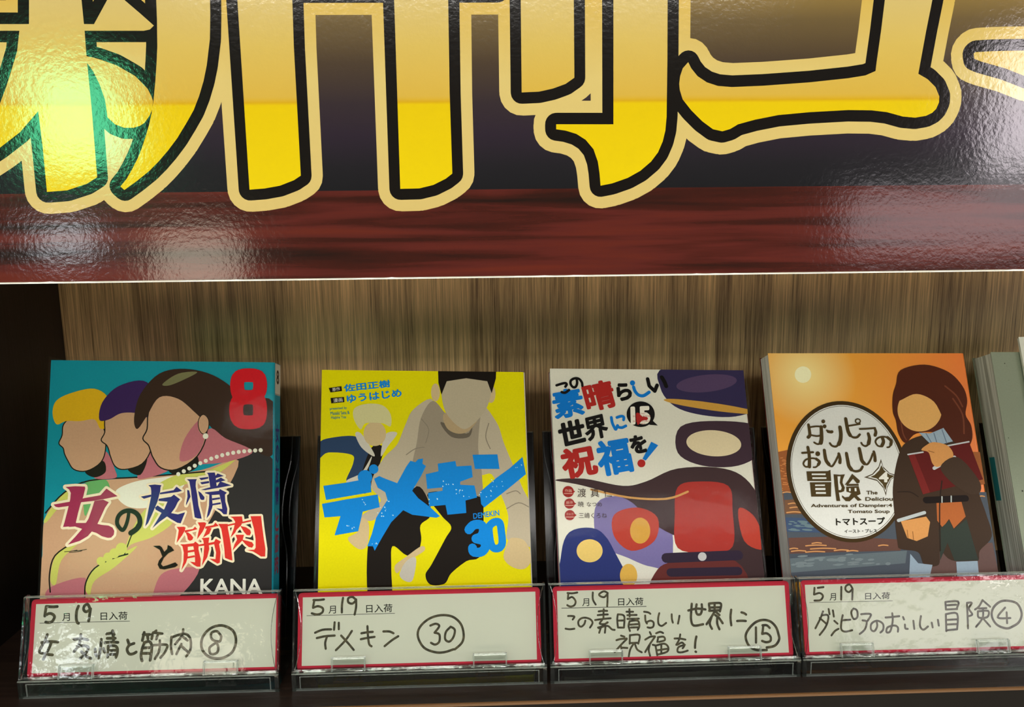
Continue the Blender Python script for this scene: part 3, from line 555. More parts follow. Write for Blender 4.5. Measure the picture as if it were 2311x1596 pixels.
(32,'p','c0302a',None,'2214,1786 2356,1791 2365,1734 2349,1686 2293,1630 2277,1597 2221,1537 2260,1646 2276,1726 2251,1766'),
(32,'p','c0302a',None,'2337,1678 2406,1662 2455,1630 2466,1598 2452,1566 2416,1570 2383,1606'),
(32,'p','c0302a',None,'2282,1573 2383,1574 2368,1510 2304,1446 2248,1386 2271,1461 2303,1518'),
(32,'p','c0302a',None,'2351,1518 2424,1502 2481,1486 2500,1454 2482,1422 2441,1430 2401,1462'),
(30,'p','1e1812',None,'1305,1438 1384,1442 1408,1426 1442,1371 1473,1403 1480,1450 1521,1431 1558,1387 1491,1355 1436,1299 1406,1228 1430,1201 1478,1213 1574,1248 1607,1217 1575,1193 1447,1165 1391,1173 1366,1220 1380,1268 1419,1315 1385,1394')]
ART[('b1', 'volume_number')]=[
(33,'o','b8141e',8.53,'2279,3426 2311,3489 2414,3506 2525,3491 2555,3428 2555,3330 2517,3255 2417,3235 2314,3253 2281,3327'),
(33,'o','b8141e',8.49,'2273,3132 2315,3206 2417,3231 2528,3208 2557,3134 2558,3017 2530,2943 2421,2923 2318,2941 2275,3015')]
ART[('b1', 'author_lettering')]=[
(34,'t','d2d2c6',(0.022, 'KANA'),'1875,1060 2609,1061 1875,877')]
ART[('b2', 'cover_picture')]=[
(0,'q','263a58',None,'-16,2626 151,2693 450,2705 563,2537 638,2482 509,2258 325,2156 406,2368 387,2480 98,2505 -12,2439'),
(1,'q','17120e',None,'638,2575 787,2576 750,2408 658,2149 548,2002 509,2221'),
(2,'q','b8b4a8',None,'431,2742 506,2743 657,2519 657,2463 507,2574'),
(2,'q','b8b4a8',None,'806,2736 956,2756 843,2596 750,2464'),
(2,'q','b8b4a8',None,'325,2156 509,2258 638,2463 583,2296 437,2074'),
(3,'p','b8a47c',None,'815,2746 813,2719 807,2693 796,2668 782,2646 765,2627 745,2612 723,2600 699,2593 675,2590 651,2593 627,2599 605,2610 585,2626 567,2644 553,2666 543,2690 536,2716 534,2743 536,2770 542,2796 552,2821 566,2843 583,2862 604,2878 626,2890 649,2897 674,2899 698,2897 722,2891 744,2879 765,2864 782,2845 796,2823 807,2798 813,2773'),
(4,'q','bcb888',None,'411,2931 419,3064 579,3123 768,3106 872,2993 871,2841 768,2878 561,2876 496,2799'),
(5,'q','a89e8a',None,'1412,3170 1165,3062 1050,2842 955,2615 806,2464 676,2260 636,2075 751,1912 513,1729 641,1676 880,1822 1102,2006 1250,2080 1311,2562'),
(5,'q','a89e8a',None,'1999,3099 2203,2910 2290,2646 2376,2422 2497,2107 2599,1852 2608,1383 2437,1462 2290,1470 2317,1741 2233,2013 2128,2252 1961,2307'),
(6,'q','8a8070',None,'1412,3170 1258,2958 1199,2636 1141,2337 1195,2061 1434,1917 1952,1938 2006,2233 1967,2568 1995,2908 2018,3080 1826,2983 1599,2981'),
(7,'q','17120e',None,'1195,2098 1341,1916 1358,1735 1237,1626 1245,1447 1189,1286 1061,1268 894,1374 879,1109 870,725 619,724 589,1283 660,1497 953,1804'),
(7,'q','17120e',None,'1342,2025 1972,1975 2014,1829 1973,1290 1789,1201 1604,1059 1520,936 1348,927 1292,1040 1369,1164 1538,1466 1613,1610 1487,1754'),
(8,'q','b8a47c',None,'513,1711 605,1640 588,1390 488,1336 351,1459 478,1549'),
(8,'q','b8a47c',None,'2345,1480 2510,1445 2585,1240 2498,1116 2352,1133 2246,1239 2288,1399'),
(8,'q','b8a47c',None,'1244,1375 1280,1322 1061,1180 951,1056 924,1144 1061,1250'),
(9,'q','b0aca0',None,'1061,1197 1179,1233 1141,987 1060,960 979,1039'),
(10,'q','5e564a',None,'1503,2903 1821,2755 1900,2888 1858,2717 1632,2715'),
(11,'k','7a7264',0.56,'1258,2939 1351,2807 1312,2637'),
(11,'k','7a7264',0.56,'1067,2485 1180,2561 1292,2581'),
(11,'k','7a7264',0.57,'2108,2890 2065,2719 2118,2569'),
(11,'k','7a7264',0.56,'2307,2014 2420,2051 2475,2015'),
(11,'k','7a7264',0.56,'2301,1831 2452,1905 2580,1851'),
(12,'p','b8a47c',None,'1499,3277 1492,3227 1476,3186 1453,3164 1428,3164 1405,3186 1390,3226 1385,3276 1391,3326 1407,3367 1430,3390 1456,3390 1478,3368 1494,3327'),
(12,'p','b8a47c',None,'2204,3265 2197,3215 2180,3174 2156,3152 2131,3151 2108,3174 2094,3214 2089,3264 2096,3314 2113,3355 2137,3378 2162,3378 2185,3356 2200,3315'),
(13,'q','a08c6c',None,'1561,3018 1978,3022 1879,2812 1727,2754 1577,2828'),
(14,'q','a49a84',None,'1510,3364 1550,3501 1839,3602 2144,3507 2158,3332 2074,3062 1880,2850 1747,2830 1562,3038'),
(15,'p','17120e',None,'1478,3598 2223,3606 2215,3469 2156,3274 2103,3429 1836,3465 1587,3423 1517,3248 1481,3403')]
ART[('b2', 'title_lettering')]=[
(16,'p','0a78c8',None,'44,2093 325,2135 464,2162 625,2185 636,2021 80,1922'),
(16,'p','0a78c8',None,'645,2204 644,2189 640,2174 633,2160 624,2147 613,2136 601,2127 587,2121 572,2117 556,2115 541,2116 526,2120 512,2127 499,2135 488,2146 479,2159 473,2172 469,2187 467,2203 468,2218 472,2233 479,2247 487,2260 498,2271 511,2280 525,2286 540,2290 555,2292 571,2291 586,2287 600,2280 613,2272 624,2261 633,2248 639,2234 643,2219'),
(16,'p','0a78c8',None,'722,2304 717,2279 700,2258 676,2246 650,2246 626,2257 610,2278 604,2303 609,2329 626,2350 649,2361 676,2362 700,2350 716,2330'),
(16,'p','0a78c8',None,'31,1874 328,1931 714,1994 738,1839 531,1784 478,1549 190,1498 260,1728 65,1712'),
(16,'p','0a78c8',None,'667,2186 732,2219 806,2187 954,2133 1066,2337 1119,2411 1179,2393 1216,2431 1276,2440 1268,2375 1312,2348 1252,2227 1139,2042 1212,1952 1359,1843 1477,1735 1431,1717 1284,1734 1137,1751 1027,1805 880,1660 770,1480 679,1319 657,1372 588,1372 642,1515 696,1713 834,1931 806,2022 714,2076'),
(16,'p','0a78c8',None,'1458,2377 1679,2412 1691,2345 1878,2358 1890,2214 1734,2157 1733,2120 1910,2112 1938,1966 1795,1928 1801,1777 1570,1754 1547,1872 1344,1852 1333,2016 1513,2045 1514,2085 1324,2066 1308,2246 1466,2284'),
(16,'p','0a78c8',None,'1894,2492 2206,2499 2227,2318 1920,2316'),
(16,'p','0a78c8',None,'1973,2030 2183,2206 2355,2328 2519,2469 2554,2256 2366,2106 2175,1958 2024,1844 1988,1884'),
(17,'p','a8cfe0',None,'755,1836 752,1834 748,1833 743,1835 741,1837 744,1840 748,1840 753,1839'),
(17,'p','a8cfe0',None,'794,1728 789,1725 783,1725 777,1729 776,1734 780,1737 787,1737 792,1733'),
(17,'p','a8cfe0',None,'819,1813 817,1811 813,1812 810,1813 810,1816 812,1818 815,1818 818,1816'),
(17,'p','a8cfe0',None,'910,1740 906,1737 899,1737 893,1741 891,1746 895,1749 902,1749 908,1746'),
(17,'p','a8cfe0',None,'766,1760 761,1761 758,1767 759,1774 763,1777 768,1776 771,1770 770,1763'),
(17,'p','a8cfe0',None,'724,1769 720,1766 714,1766 708,1769 707,1773 710,1776 717,1776 722,1773'),
(17,'p','a8cfe0',None,'807,1831 802,1830 795,1834 792,1841 794,1847 799,1848 806,1843 809,1836'),
(17,'p','a8cfe0',None,'764,1724 759,1725 756,1730 756,1736 760,1739 766,1738 769,1734 768,1728'),
(17,'p','a8cfe0',None,'816,1795 813,1792 807,1792 802,1795 800,1798 803,1801 809,1801 814,1798'),
(17,'p','a8cfe0',None,'559,1862 557,1862 554,1864 554,1866 555,1869 557,1869 559,1867 560,1864'),
(17,'p','a8cfe0',None,'553,1882 550,1884 549,1889 550,1894 553,1896 556,1894 557,1889 556,1884'),
(17,'p','a8cfe0',None,'545,1898 542,1895 538,1895 536,1898 536,1902 539,1905 543,1905 546,1902'),
(17,'p','a8cfe0',None,'565,1865 561,1866 559,1870 560,1875 563,1877 567,1876 570,1872 569,1867'),
(17,'p','a8cfe0',None,'529,1926 525,1925 521,1927 521,1931 523,1935 528,1936 532,1934 532,1930'),
(17,'p','a8cfe0',None,'367,1611 365,1608 362,1607 358,1609 357,1612 359,1615 362,1616 366,1615'),
(17,'p','a8cfe0',None,'405,1571 400,1574 398,1581 399,1589 403,1592 408,1589 410,1582 409,1574'),
(17,'p','a8cfe0',None,'351,1607 345,1606 338,1609 333,1615 333,1620 338,1622 346,1619 351,1613'),
(17,'p','a8cfe0',None,'436,1594 432,1592 425,1593 419,1596 417,1599 421,1601 428,1600 434,1597'),
(17,'p','a8cfe0',None,'1764,2047 1760,2044 1755,2044 1752,2048 1753,2053 1757,2057 1763,2056 1765,2052'),
(17,'p','a8cfe0',None,'1682,2057 1679,2054 1675,2054 1673,2058 1674,2062 1678,2065 1682,2065 1684,2062'),
(17,'p','a8cfe0',None,'1741,2051 1737,2049 1729,2050 1722,2053 1720,2058 1724,2060 1732,2059 1739,2055'),
(17,'p','a8cfe0',None,'1692,2058 1690,2054 1686,2053 1683,2055 1683,2060 1685,2063 1689,2064 1692,2062'),
(17,'p','a8cfe0',None,'1689,2010 1686,2005 1682,2003 1678,2006 1678,2012 1681,2016 1685,2018 1688,2015'),
(17,'p','a8cfe0',None,'1778,1976 1773,1973 1768,1975 1766,1980 1768,1985 1773,1987 1778,1986 1780,1981'),
(17,'p','a8cfe0',None,'1724,2018 1722,2016 1719,2015 1717,2018 1717,2021 1719,2024 1723,2024 1725,2022'),
(17,'p','a8cfe0',None,'1847,1972 1844,1970 1839,1972 1834,1975 1833,1977 1836,1978 1841,1977 1845,1974'),
(17,'p','a8cfe0',None,'1726,2041 1724,2037 1720,2035 1716,2038 1716,2043 1719,2048 1723,2049 1726,2046'),
(17,'p','a8cfe0',None,'1524,2094 1519,2092 1513,2093 1510,2098 1511,2104 1516,2107 1522,2105 1525,2100'),
(17,'p','a8cfe0',None,'1651,2118 1646,2116 1640,2120 1637,2126 1638,2131 1643,2132 1649,2129 1652,2123'),
(17,'p','a8cfe0',None,'1526,2153 1521,2155 1518,2162 1519,2169 1524,2172 1529,2170 1532,2163 1531,2156'),
(17,'p','a8cfe0',None,'1563,2114 1558,2116 1555,2122 1555,2129 1558,2133 1563,2131 1566,2125 1566,2118'),
(17,'p','a8cfe0',None,'1590,2115 1587,2117 1585,2123 1585,2129 1588,2132 1591,2130 1593,2124 1592,2118'),
(17,'p','a8cfe0',None,'1453,1935 1447,1936 1441,1941 1439,1949 1442,1954 1448,1954 1454,1948 1456,1941'),
(17,'p','a8cfe0',None,'1348,1886 1343,1884 1340,1886 1340,1890 1344,1894 1349,1895 1352,1893 1352,1890'),
(17,'p','a8cfe0',None,'1351,1930 1347,1931 1343,1936 1342,1942 1345,1945 1349,1945 1353,1940 1354,1934'),
(17,'p','a8cfe0',None,'2123,2041 2122,2036 2119,2034 2116,2036 2115,2041 2117,2045 2119,2048 2122,2045'),
(17,'p','a8cfe0',None,'2112,2041 2108,2043 2105,2049 2105,2056 2109,2060 2114,2058 2117,2052 2117,2045'),
(17,'p','a8cfe0',None,'2059,1972 2055,1969 2051,1970 2049,1973 2050,1977 2053,1980 2057,1980 2060,1977'),
(17,'p','a8cfe0',None,'2119,1985 2116,1982 2111,1980 2106,1982 2104,1986 2107,1989 2112,1991 2117,1989'),
(17,'p','a8cfe0',None,'1973,1996 1968,1995 1963,1998 1962,2004 1965,2008 1970,2009 1974,2006 1976,2001'),
(17,'p','a8cfe0',None,'1996,2025 1993,2022 1987,2020 1980,2022 1977,2025 1980,2029 1987,2031 1994,2029'),
(17,'p','a8cfe0',None,'2265,2104 2262,2101 2258,2102 2257,2105 2258,2109 2261,2111 2264,2111 2266,2108'),
(17,'p','a8cfe0',None,'2254,2158 2250,2159 2249,2163 2250,2167 2253,2169 2257,2167 2259,2163 2257,2160'),
(17,'p','a8cfe0',None,'2131,2178 2125,2176 2120,2179 2117,2185 2119,2190 2125,2192 2130,2189 2133,2183'),
(17,'p','a8cfe0',None,'2187,2093 2185,2095 2183,2102 2183,2108 2184,2112 2187,2109 2189,2103 2189,2096'),
(17,'p','a8cfe0',None,'2146,2154 2142,2156 2139,2162 2138,2169 2140,2173 2145,2171 2148,2165 2149,2158'),
(17,'p','a8cfe0',None,'2140,2097 2137,2096 2134,2098 2132,2101 2133,2104 2135,2104 2139,2103 2140,2099'),
(17,'p','a8cfe0',None,'860,1911 857,1907 850,1905 842,1907 839,1911 842,1915 850,1917 857,1915'),
(17,'p','a8cfe0',None,'853,1906 848,1904 843,1906 841,1911 842,1916 847,1917 852,1915 854,1910'),
(17,'p','a8cfe0',None,'834,1915 830,1916 826,1922 825,1929 827,1933 831,1931 834,1925 836,1918'),
(17,'p','a8cfe0',None,'713,1397 709,1395 702,1397 698,1401 697,1405 702,1407 708,1406 712,1402'),
(17,'p','a8cfe0',None,'701,1400 697,1402 694,1409 694,1416 696,1420 700,1417 702,1411 703,1403'),
(17,'p','a8cfe0',None,'689,1396 686,1397 684,1401 683,1406 685,1408 687,1407 690,1403 691,1398'),
(17,'p','a8cfe0',None,'653,1398 651,1396 648,1396 645,1398 644,1400 646,1402 649,1402 652,1401'),
(17,'p','a8cfe0',None,'2509,2361 2505,2362 2500,2367 2496,2373 2497,2378 2502,2377 2507,2372 2510,2366'),
(17,'p','a8cfe0',None,'2451,2335 2448,2336 2446,2339 2447,2342 2450,2344 2454,2343 2455,2340 2454,2337'),
(17,'p','a8cfe0',None,'2438,2337 2436,2334 2431,2333 2427,2334 2425,2337 2427,2340 2432,2341 2436,2340')]
ART[('b2', 'volume_number')]=[
(18,'k','0a78c8',5.52,'1829,1575 1890,1633 1982,1634 2008,1567 1978,1495 1913,1468'),
(18,'k','0a78c8',5.5,'1913,1468 2004,1442 2026,1371 1974,1312 1882,1311 1869,1357'),
(18,'o','0a78c8',4.6,'2079,1613 2139,1667 2207,1664 2226,1560 2233,1416 2191,1359 2125,1359 2094,1416 2078,1523'),
(18,'t','0a78c8',(0.02, 'DEMEKIN'),'1884,1771 2205,1816 1888,1705')]
ART[('b2', 'author_lettering')]=[
(19,'p','17120e',None,'91,3320 251,3345 260,3283 114,3263'),
(19,'p','17120e',None,'116,3192 285,3207 290,3140 126,3123'),
(20,'t','0a78c8',(0.03, '佐田正樹'),'274,3366 862,3435 286,3270'),
(20,'t','0a78c8',(0.03, 'ゆうはじめ'),'313,3230 1005,3320 326,3127'),
(21,'t','3a7a70',(0.012, 'presented by'),'108,3071 321,3088 112,3029'),
(21,'t','3a7a70',(0.012, 'Masaki Sata &'),'114,3018 353,3033 121,2974'),
(21,'t','3a7a70',(0.012, 'Hajime Yuu'),'125,2961 312,2972 131,2913'),
(22,'t','b8b8b0',(0.01, '原作'),'132,3321 229,3335 141,3276'),
(22,'t','b8b8b0',(0.01, '漫画'),'148,3184 265,3197 154,3134')]
ART[('b3', 'cover_picture')]=[
(0,'q','2e2848',None,'1503,3558 2593,3568 2791,3304 2690,3060 2342,2927 1917,2942 1574,3051 1407,3292'),
(1,'q','3a2a34',None,'1626,2792 2095,2869 2625,2799 2630,2488 2317,2304 1859,2302 1562,2462'),
(2,'q','6c6494',None,'501,1830 867,1921 1365,1835 1378,1104 1127,1069 850,1171 490,1359'),
(3,'q','3a2a2c',None,'-6,2111 356,2131 839,2045 1133,2100 1546,2264 2130,2267 2441,2089 2615,1664 2613,1315 2550,733 2161,732 2039,1313 1511,1415 1133,1623 899,1868 351,2042'),
(4,'p','b88c3c',None,'2638,2974 2634,2970 2627,2966 2614,2964 2598,2962 2577,2961 2552,2960 2523,2961 2490,2962 2454,2963 2415,2966 2373,2969 2328,2973 2281,2977 2233,2982 2182,2987 2131,2993 2079,2999 2027,3006 1975,3014 1923,3021 1872,3029 1823,3037 1775,3045 1729,3053 1685,3061 1644,3069 1606,3078 1572,3085 1541,3093 1513,3100 1490,3107 1471,3114 1456,3120 1445,3125 1440,3131 1438,3135 1441,3139 1449,3142 1461,3145 1478,3147 1499,3148 1524,3148 1553,3148 1585,3147 1621,3146 1661,3143 1703,3140 1748,3136 1794,3132 1843,3127 1893,3122 1945,3116 1997,3109 2049,3102 2102,3095 2153,3088 2204,3080 2254,3072 2302,3064 2348,3056 2391,3047 2432,3039 2470,3031 2505,3023 2536,3016 2563,3008 2587,3002 2606,2995 2620,2989 2631,2983 2636,2978'),
(5,'p','cbbd9c',None,'2378,2562 2375,2548 2368,2534 2359,2520 2348,2507 2334,2495 2318,2483 2300,2472 2279,2462 2257,2453 2233,2444 2208,2437 2181,2431 2153,2426 2125,2423 2095,2420 2065,2419 2035,2419 2005,2420 1975,2423 1945,2427 1916,2432 1888,2438 1861,2445 1836,2453 1811,2462 1789,2473 1768,2484 1749,2495 1733,2508 1719,2521 1707,2534 1697,2548 1690,2563 1686,2577 1684,2591 1685,2606 1689,2620 1695,2634 1703,2647 1715,2661 1728,2673 1744,2685 1762,2696 1783,2706 1805,2716 1829,2724 1854,2731 1881,2737 1909,2742 1938,2746 1968,2749 1998,2750 2028,2750 2058,2749 2089,2746 2118,2742 2148,2737 2176,2731 2203,2724 2229,2715 2253,2706 2276,2696 2296,2685 2315,2673 2332,2660 2346,2647 2358,2634 2367,2620 2374,2605 2378,2591 2380,2577'),
(6,'q','96302a',None,'1526,2031 1787,2103 2164,2052 2188,1733 2147,1313 1854,1243 1465,1294 1462,1694'),
(7,'q','a0382c',None,'707,1691 1001,1780 1244,1658 1186,1379 892,1257 690,1429'),
(8,'q','5c2a28',None,'1195,1036 1488,1139 2165,1141 2231,733 1154,730'),
(7,'q','a0382c',None,'2264,1768 2437,1698 2524,1488 2520,1280 2297,1383'),
(9,'q','263068',None,'18,1169 141,1479 481,1515 679,1257 820,730 13,728'),
(10,'k','b88a50',1.27,'439,1998 901,1903 1370,1888 1649,1978'),
(11,'p','4a3a58',None,'2405,3399 2403,3389 2399,3379 2391,3368 2381,3358 2368,3347 2352,3337 2334,3326 2313,3316 2289,3306 2264,3297 2237,3288 2208,3279 2177,3271 2146,3264 2113,3257 2079,3251 2045,3246 2011,3242 1977,3238 1943,3236 1909,3234 1876,3233 1845,3233 1814,3235 1785,3237 1758,3239 1732,3243 1709,3248 1688,3253 1670,3259 1654,3266 1640,3274 1630,3282 1622,3290 1618,3300 1616,3309 1617,3319 1621,3329 1629,3340 1639,3350 1652,3361 1667,3372 1686,3382 1706,3392 1729,3402 1755,3411 1782,3421 1811,3429 1841,3437 1873,3444 1906,3451 1939,3457 1974,3462 2008,3467 2043,3470 2077,3473 2110,3475 2143,3475 2175,3475 2206,3474 2235,3472 2263,3470 2288,3466 2312,3461 2333,3456 2351,3450 2367,3443 2381,3435 2391,3427 2399,3418 2403,3409'),
(12,'p','b88c3c',None,'1142,1501 1138,1473 1130,1447 1119,1422 1105,1400 1088,1381 1069,1365 1048,1354 1027,1346 1005,1344 984,1346 963,1353 944,1364 927,1380 913,1399 902,1421 895,1446 891,1472 891,1500 895,1527 903,1553 914,1578 928,1601 944,1620 964,1636 984,1647 1006,1655 1028,1657 1050,1655 1070,1648 1089,1636 1106,1621 1120,1601 1131,1579 1138,1554 1142,1528'),
(13,'z','2c2232',5.89,'1313,1173 2208,1210'),
(13,'z','2c2232',4.98,'1352,1002 2189,1021'),
(14,'p','d0b468',None,'537,1256 533,1232 524,1209 511,1187 494,1168 473,1151 449,1137 424,1127 396,1121 369,1119 341,1121 315,1127 290,1137 268,1150 250,1167 235,1187 224,1208 218,1231 217,1255 221,1279 229,1302 242,1324 260,1344 280,1361 304,1375 330,1385 357,1391 385,1394 413,1392 439,1385 464,1375 486,1362 505,1345 519,1325 530,1303 536,1280'),
(15,'p','c8a048',None,'942,967 939,943 933,920 923,899 911,879 897,863 881,849 863,839 845,833 827,831 809,833 791,839 775,849 761,862 749,879 740,898 733,920 730,943 730,966 733,990 740,1013 749,1034 761,1054 775,1071 791,1084 809,1095 827,1101 846,1103 864,1101 882,1095 898,1085 912,1071 924,1054 933,1035 939,1013 942,990'),
(16,'p','b0aeb0',None,'1813,1192 1806,1169 1789,1151 1767,1141 1743,1141 1723,1151 1709,1169 1706,1191 1713,1213 1730,1232 1752,1242 1776,1242 1797,1232 1810,1214')]
ART[('b3', 'title_lettering')]=[
(17,'t','0a6cc0',(0.035, '素'),'-13,3230 380,3301 36,2865'),
(18,'t','9e2420',(0.035, '晴'),'381,3319 770,3407 458,2957'),
(19,'t','12100e',(0.045, '世'),'49,2817 384,2899 92,2515'),
(19,'t','12100e',(0.035, '界'),'379,2884 675,2959 419,2586'),
(18,'t','9e2420',(0.045, '祝'),'58,2484 497,2570 117,2109'),
(17,'t','0a6cc0',(0.04, '福'),'506,2587 942,2665 567,2145'),
(19,'t','12100e',(0.05, 'ら'),'819,3332 1014,3374 853,3103'),
(19,'t','12100e',(0.05, 'を'),'947,2660 1161,2701 983,2429'),
(17,'k','0a6cc0',2.06,'1062,3298 1080,3239 1122,3193 1184,3186 1258,3232'),
(17,'p','0a6cc0',None,'1087,3351 1082,3336 1072,3324 1058,3317 1043,3317 1030,3323 1021,3335 1019,3350 1023,3365 1033,3377 1047,3384 1063,3384 1076,3377 1084,3365'),
(19,'z','12100e',2.33,'1252,3404 1265,3313 1331,3246 1368,3323'),
(19,'z','12100e',2.51,'1435,3428 1466,3369 1484,3311'),
(17,'k','0a6cc0',1.86,'751,2902 758,2835 782,2774 798,2752 824,2800'),
(17,'k','0a6cc0',1.77,'822,2902 880,2920 911,2907 904,2872'),
(17,'k','0a6cc0',1.77,'840,2778 879,2774 929,2797'),
(17,'p','0a6cc0',None,'1237,2597 1322,2553 1149,2360 1111,2382'),
(18,'p','9e2420',None,'1143,2326 1136,2304 1121,2286 1100,2277 1077,2276 1058,2286 1045,2303 1041,2325 1048,2347 1063,2365 1084,2374 1107,2374 1127,2365 1140,2347'),
(20,'k','12100e',1.6,'74,3310 151,3335 194,3340 205,3322 186,3293'),
(20,'k','12100e',1.69,'136,3223 180,3216 231,3252'),
(20,'k','12100e',1.61,'336,3396 340,3341 317,3292 282,3291 255,3331 264,3377 315,3404 368,3396 401,3351 405,3306')]
ART[('b3', 'volume_badge')]=[
(21,'p','12100e',None,'1309,2948 1304,2919 1294,2891 1279,2865 1259,2842 1235,2821 1208,2805 1179,2792 1148,2785 1117,2782 1086,2785 1056,2792 1029,2803 1004,2820 983,2840 967,2863 956,2889 949,2916 949,2945 953,2973 963,3001 978,3028 998,3051 1022,3072 1049,3089 1078,3101 1109,3109 1141,3112 1172,3109 1202,3102 1230,3090 1254,3074 1275,3054 1291,3030 1302,3004 1308,2976'),
(21,'p','12100e',None,'1275,2866 1337,2804 1227,2812'),
(22,'t','d8d4c8',(0.05, '15'),'1002,3043 1256,3056 993,2809'),
(23,'q','9e2420',None,'1069,2953 1105,2962 1146,2918 1208,2910 1205,2874 1142,2865 1085,2811 1070,2864'),
(23,'t','9e2420',(0.0, 'KONO'),'1105,2962 1185,2966 1104,2943'),
(23,'t','9e2420',(0.0, 'SUBARASHII'),'1027,2930 1249,2935 1026,2910'),
(23,'t','9e2420',(0.0, 'SEKAI NI'),'1056,2898 1216,2902 1055,2878'),
(23,'t','9e2420',(0.0, 'SHUKUFUKU'),'1023,2866 1240,2871 1021,2846'),
(23,'t','9e2420',(0.0, 'WO!'),'1122,2834 1176,2838 1121,2815')]
ART[('b3', 'author_lettering')]=[
(24,'p','8c2420',None,'223,1971 221,1958 217,1947 211,1936 204,1926 195,1918 184,1910 173,1905 161,1902 149,1901 137,1902 125,1905 114,1910 105,1917 97,1925 90,1935 85,1946 83,1958 82,1970 84,1982 88,1993 94,2004 101,2014 110,2023 121,2030 132,2035 144,2038 156,2039 168,2038 180,2035 191,2030 201,2023 209,2015 215,2005 220,1994 222,1982'),
(24,'p','8c2420',None,'199,1997 239,1971 196,1944'),
(24,'p','8c2420',None,'224,1824 216,1796 197,1774 170,1762 141,1762 116,1774 99,1796 95,1823 102,1851 121,1873 148,1885 177,1886 202,1873 219,1851'),
(24,'p','8c2420',None,'205,1850 245,1824 203,1797'),
(24,'p','8c2420',None,'221,1683 213,1656 194,1634 168,1622 139,1622 114,1634 97,1656 93,1683 100,1710 119,1732 146,1745 175,1745 200,1733 216,1711'),
(24,'p','8c2420',None,'203,1710 243,1684 200,1657'),
(25,'t','3c2c26',(0.0, '渡'),'270,2010 376,2010 264,1903'),
(25,'t','3c2c26',(0.0, '真'),'436,2011 542,2011 430,1904'),
(25,'t','3c2c26',(0.0, '仁'),'598,2012 701,2012 592,1905'),
(25,'t','3c2c26',(0.0, '暁'),'270,1851 340,1851 266,1784'),
(25,'t','3c2c26',(0.0, 'なつめ'),'376,1844 564,1845 372,1788'),
(25,'t','3c2c26',(0.0, '三嶋くろね'),'270,1713 619,1715 266,1647'),
(26,'t','c8a090',(0, '作画'),'111,2000 197,2000 109,1964'),
(26,'z','c8a090',0.36,'101,1947 202,1947'),
(26,'t','c8a090',(0, '原作'),'118,1853 204,1854 116,1818'),
(26,'z','c8a090',0.36,'108,1800 208,1801'),
(26,'t','c8a090',(0, 'キャラ'),'116,1713 201,1713 114,1678'),
(26,'z','c8a090',0.36,'106,1660 206,1661')]
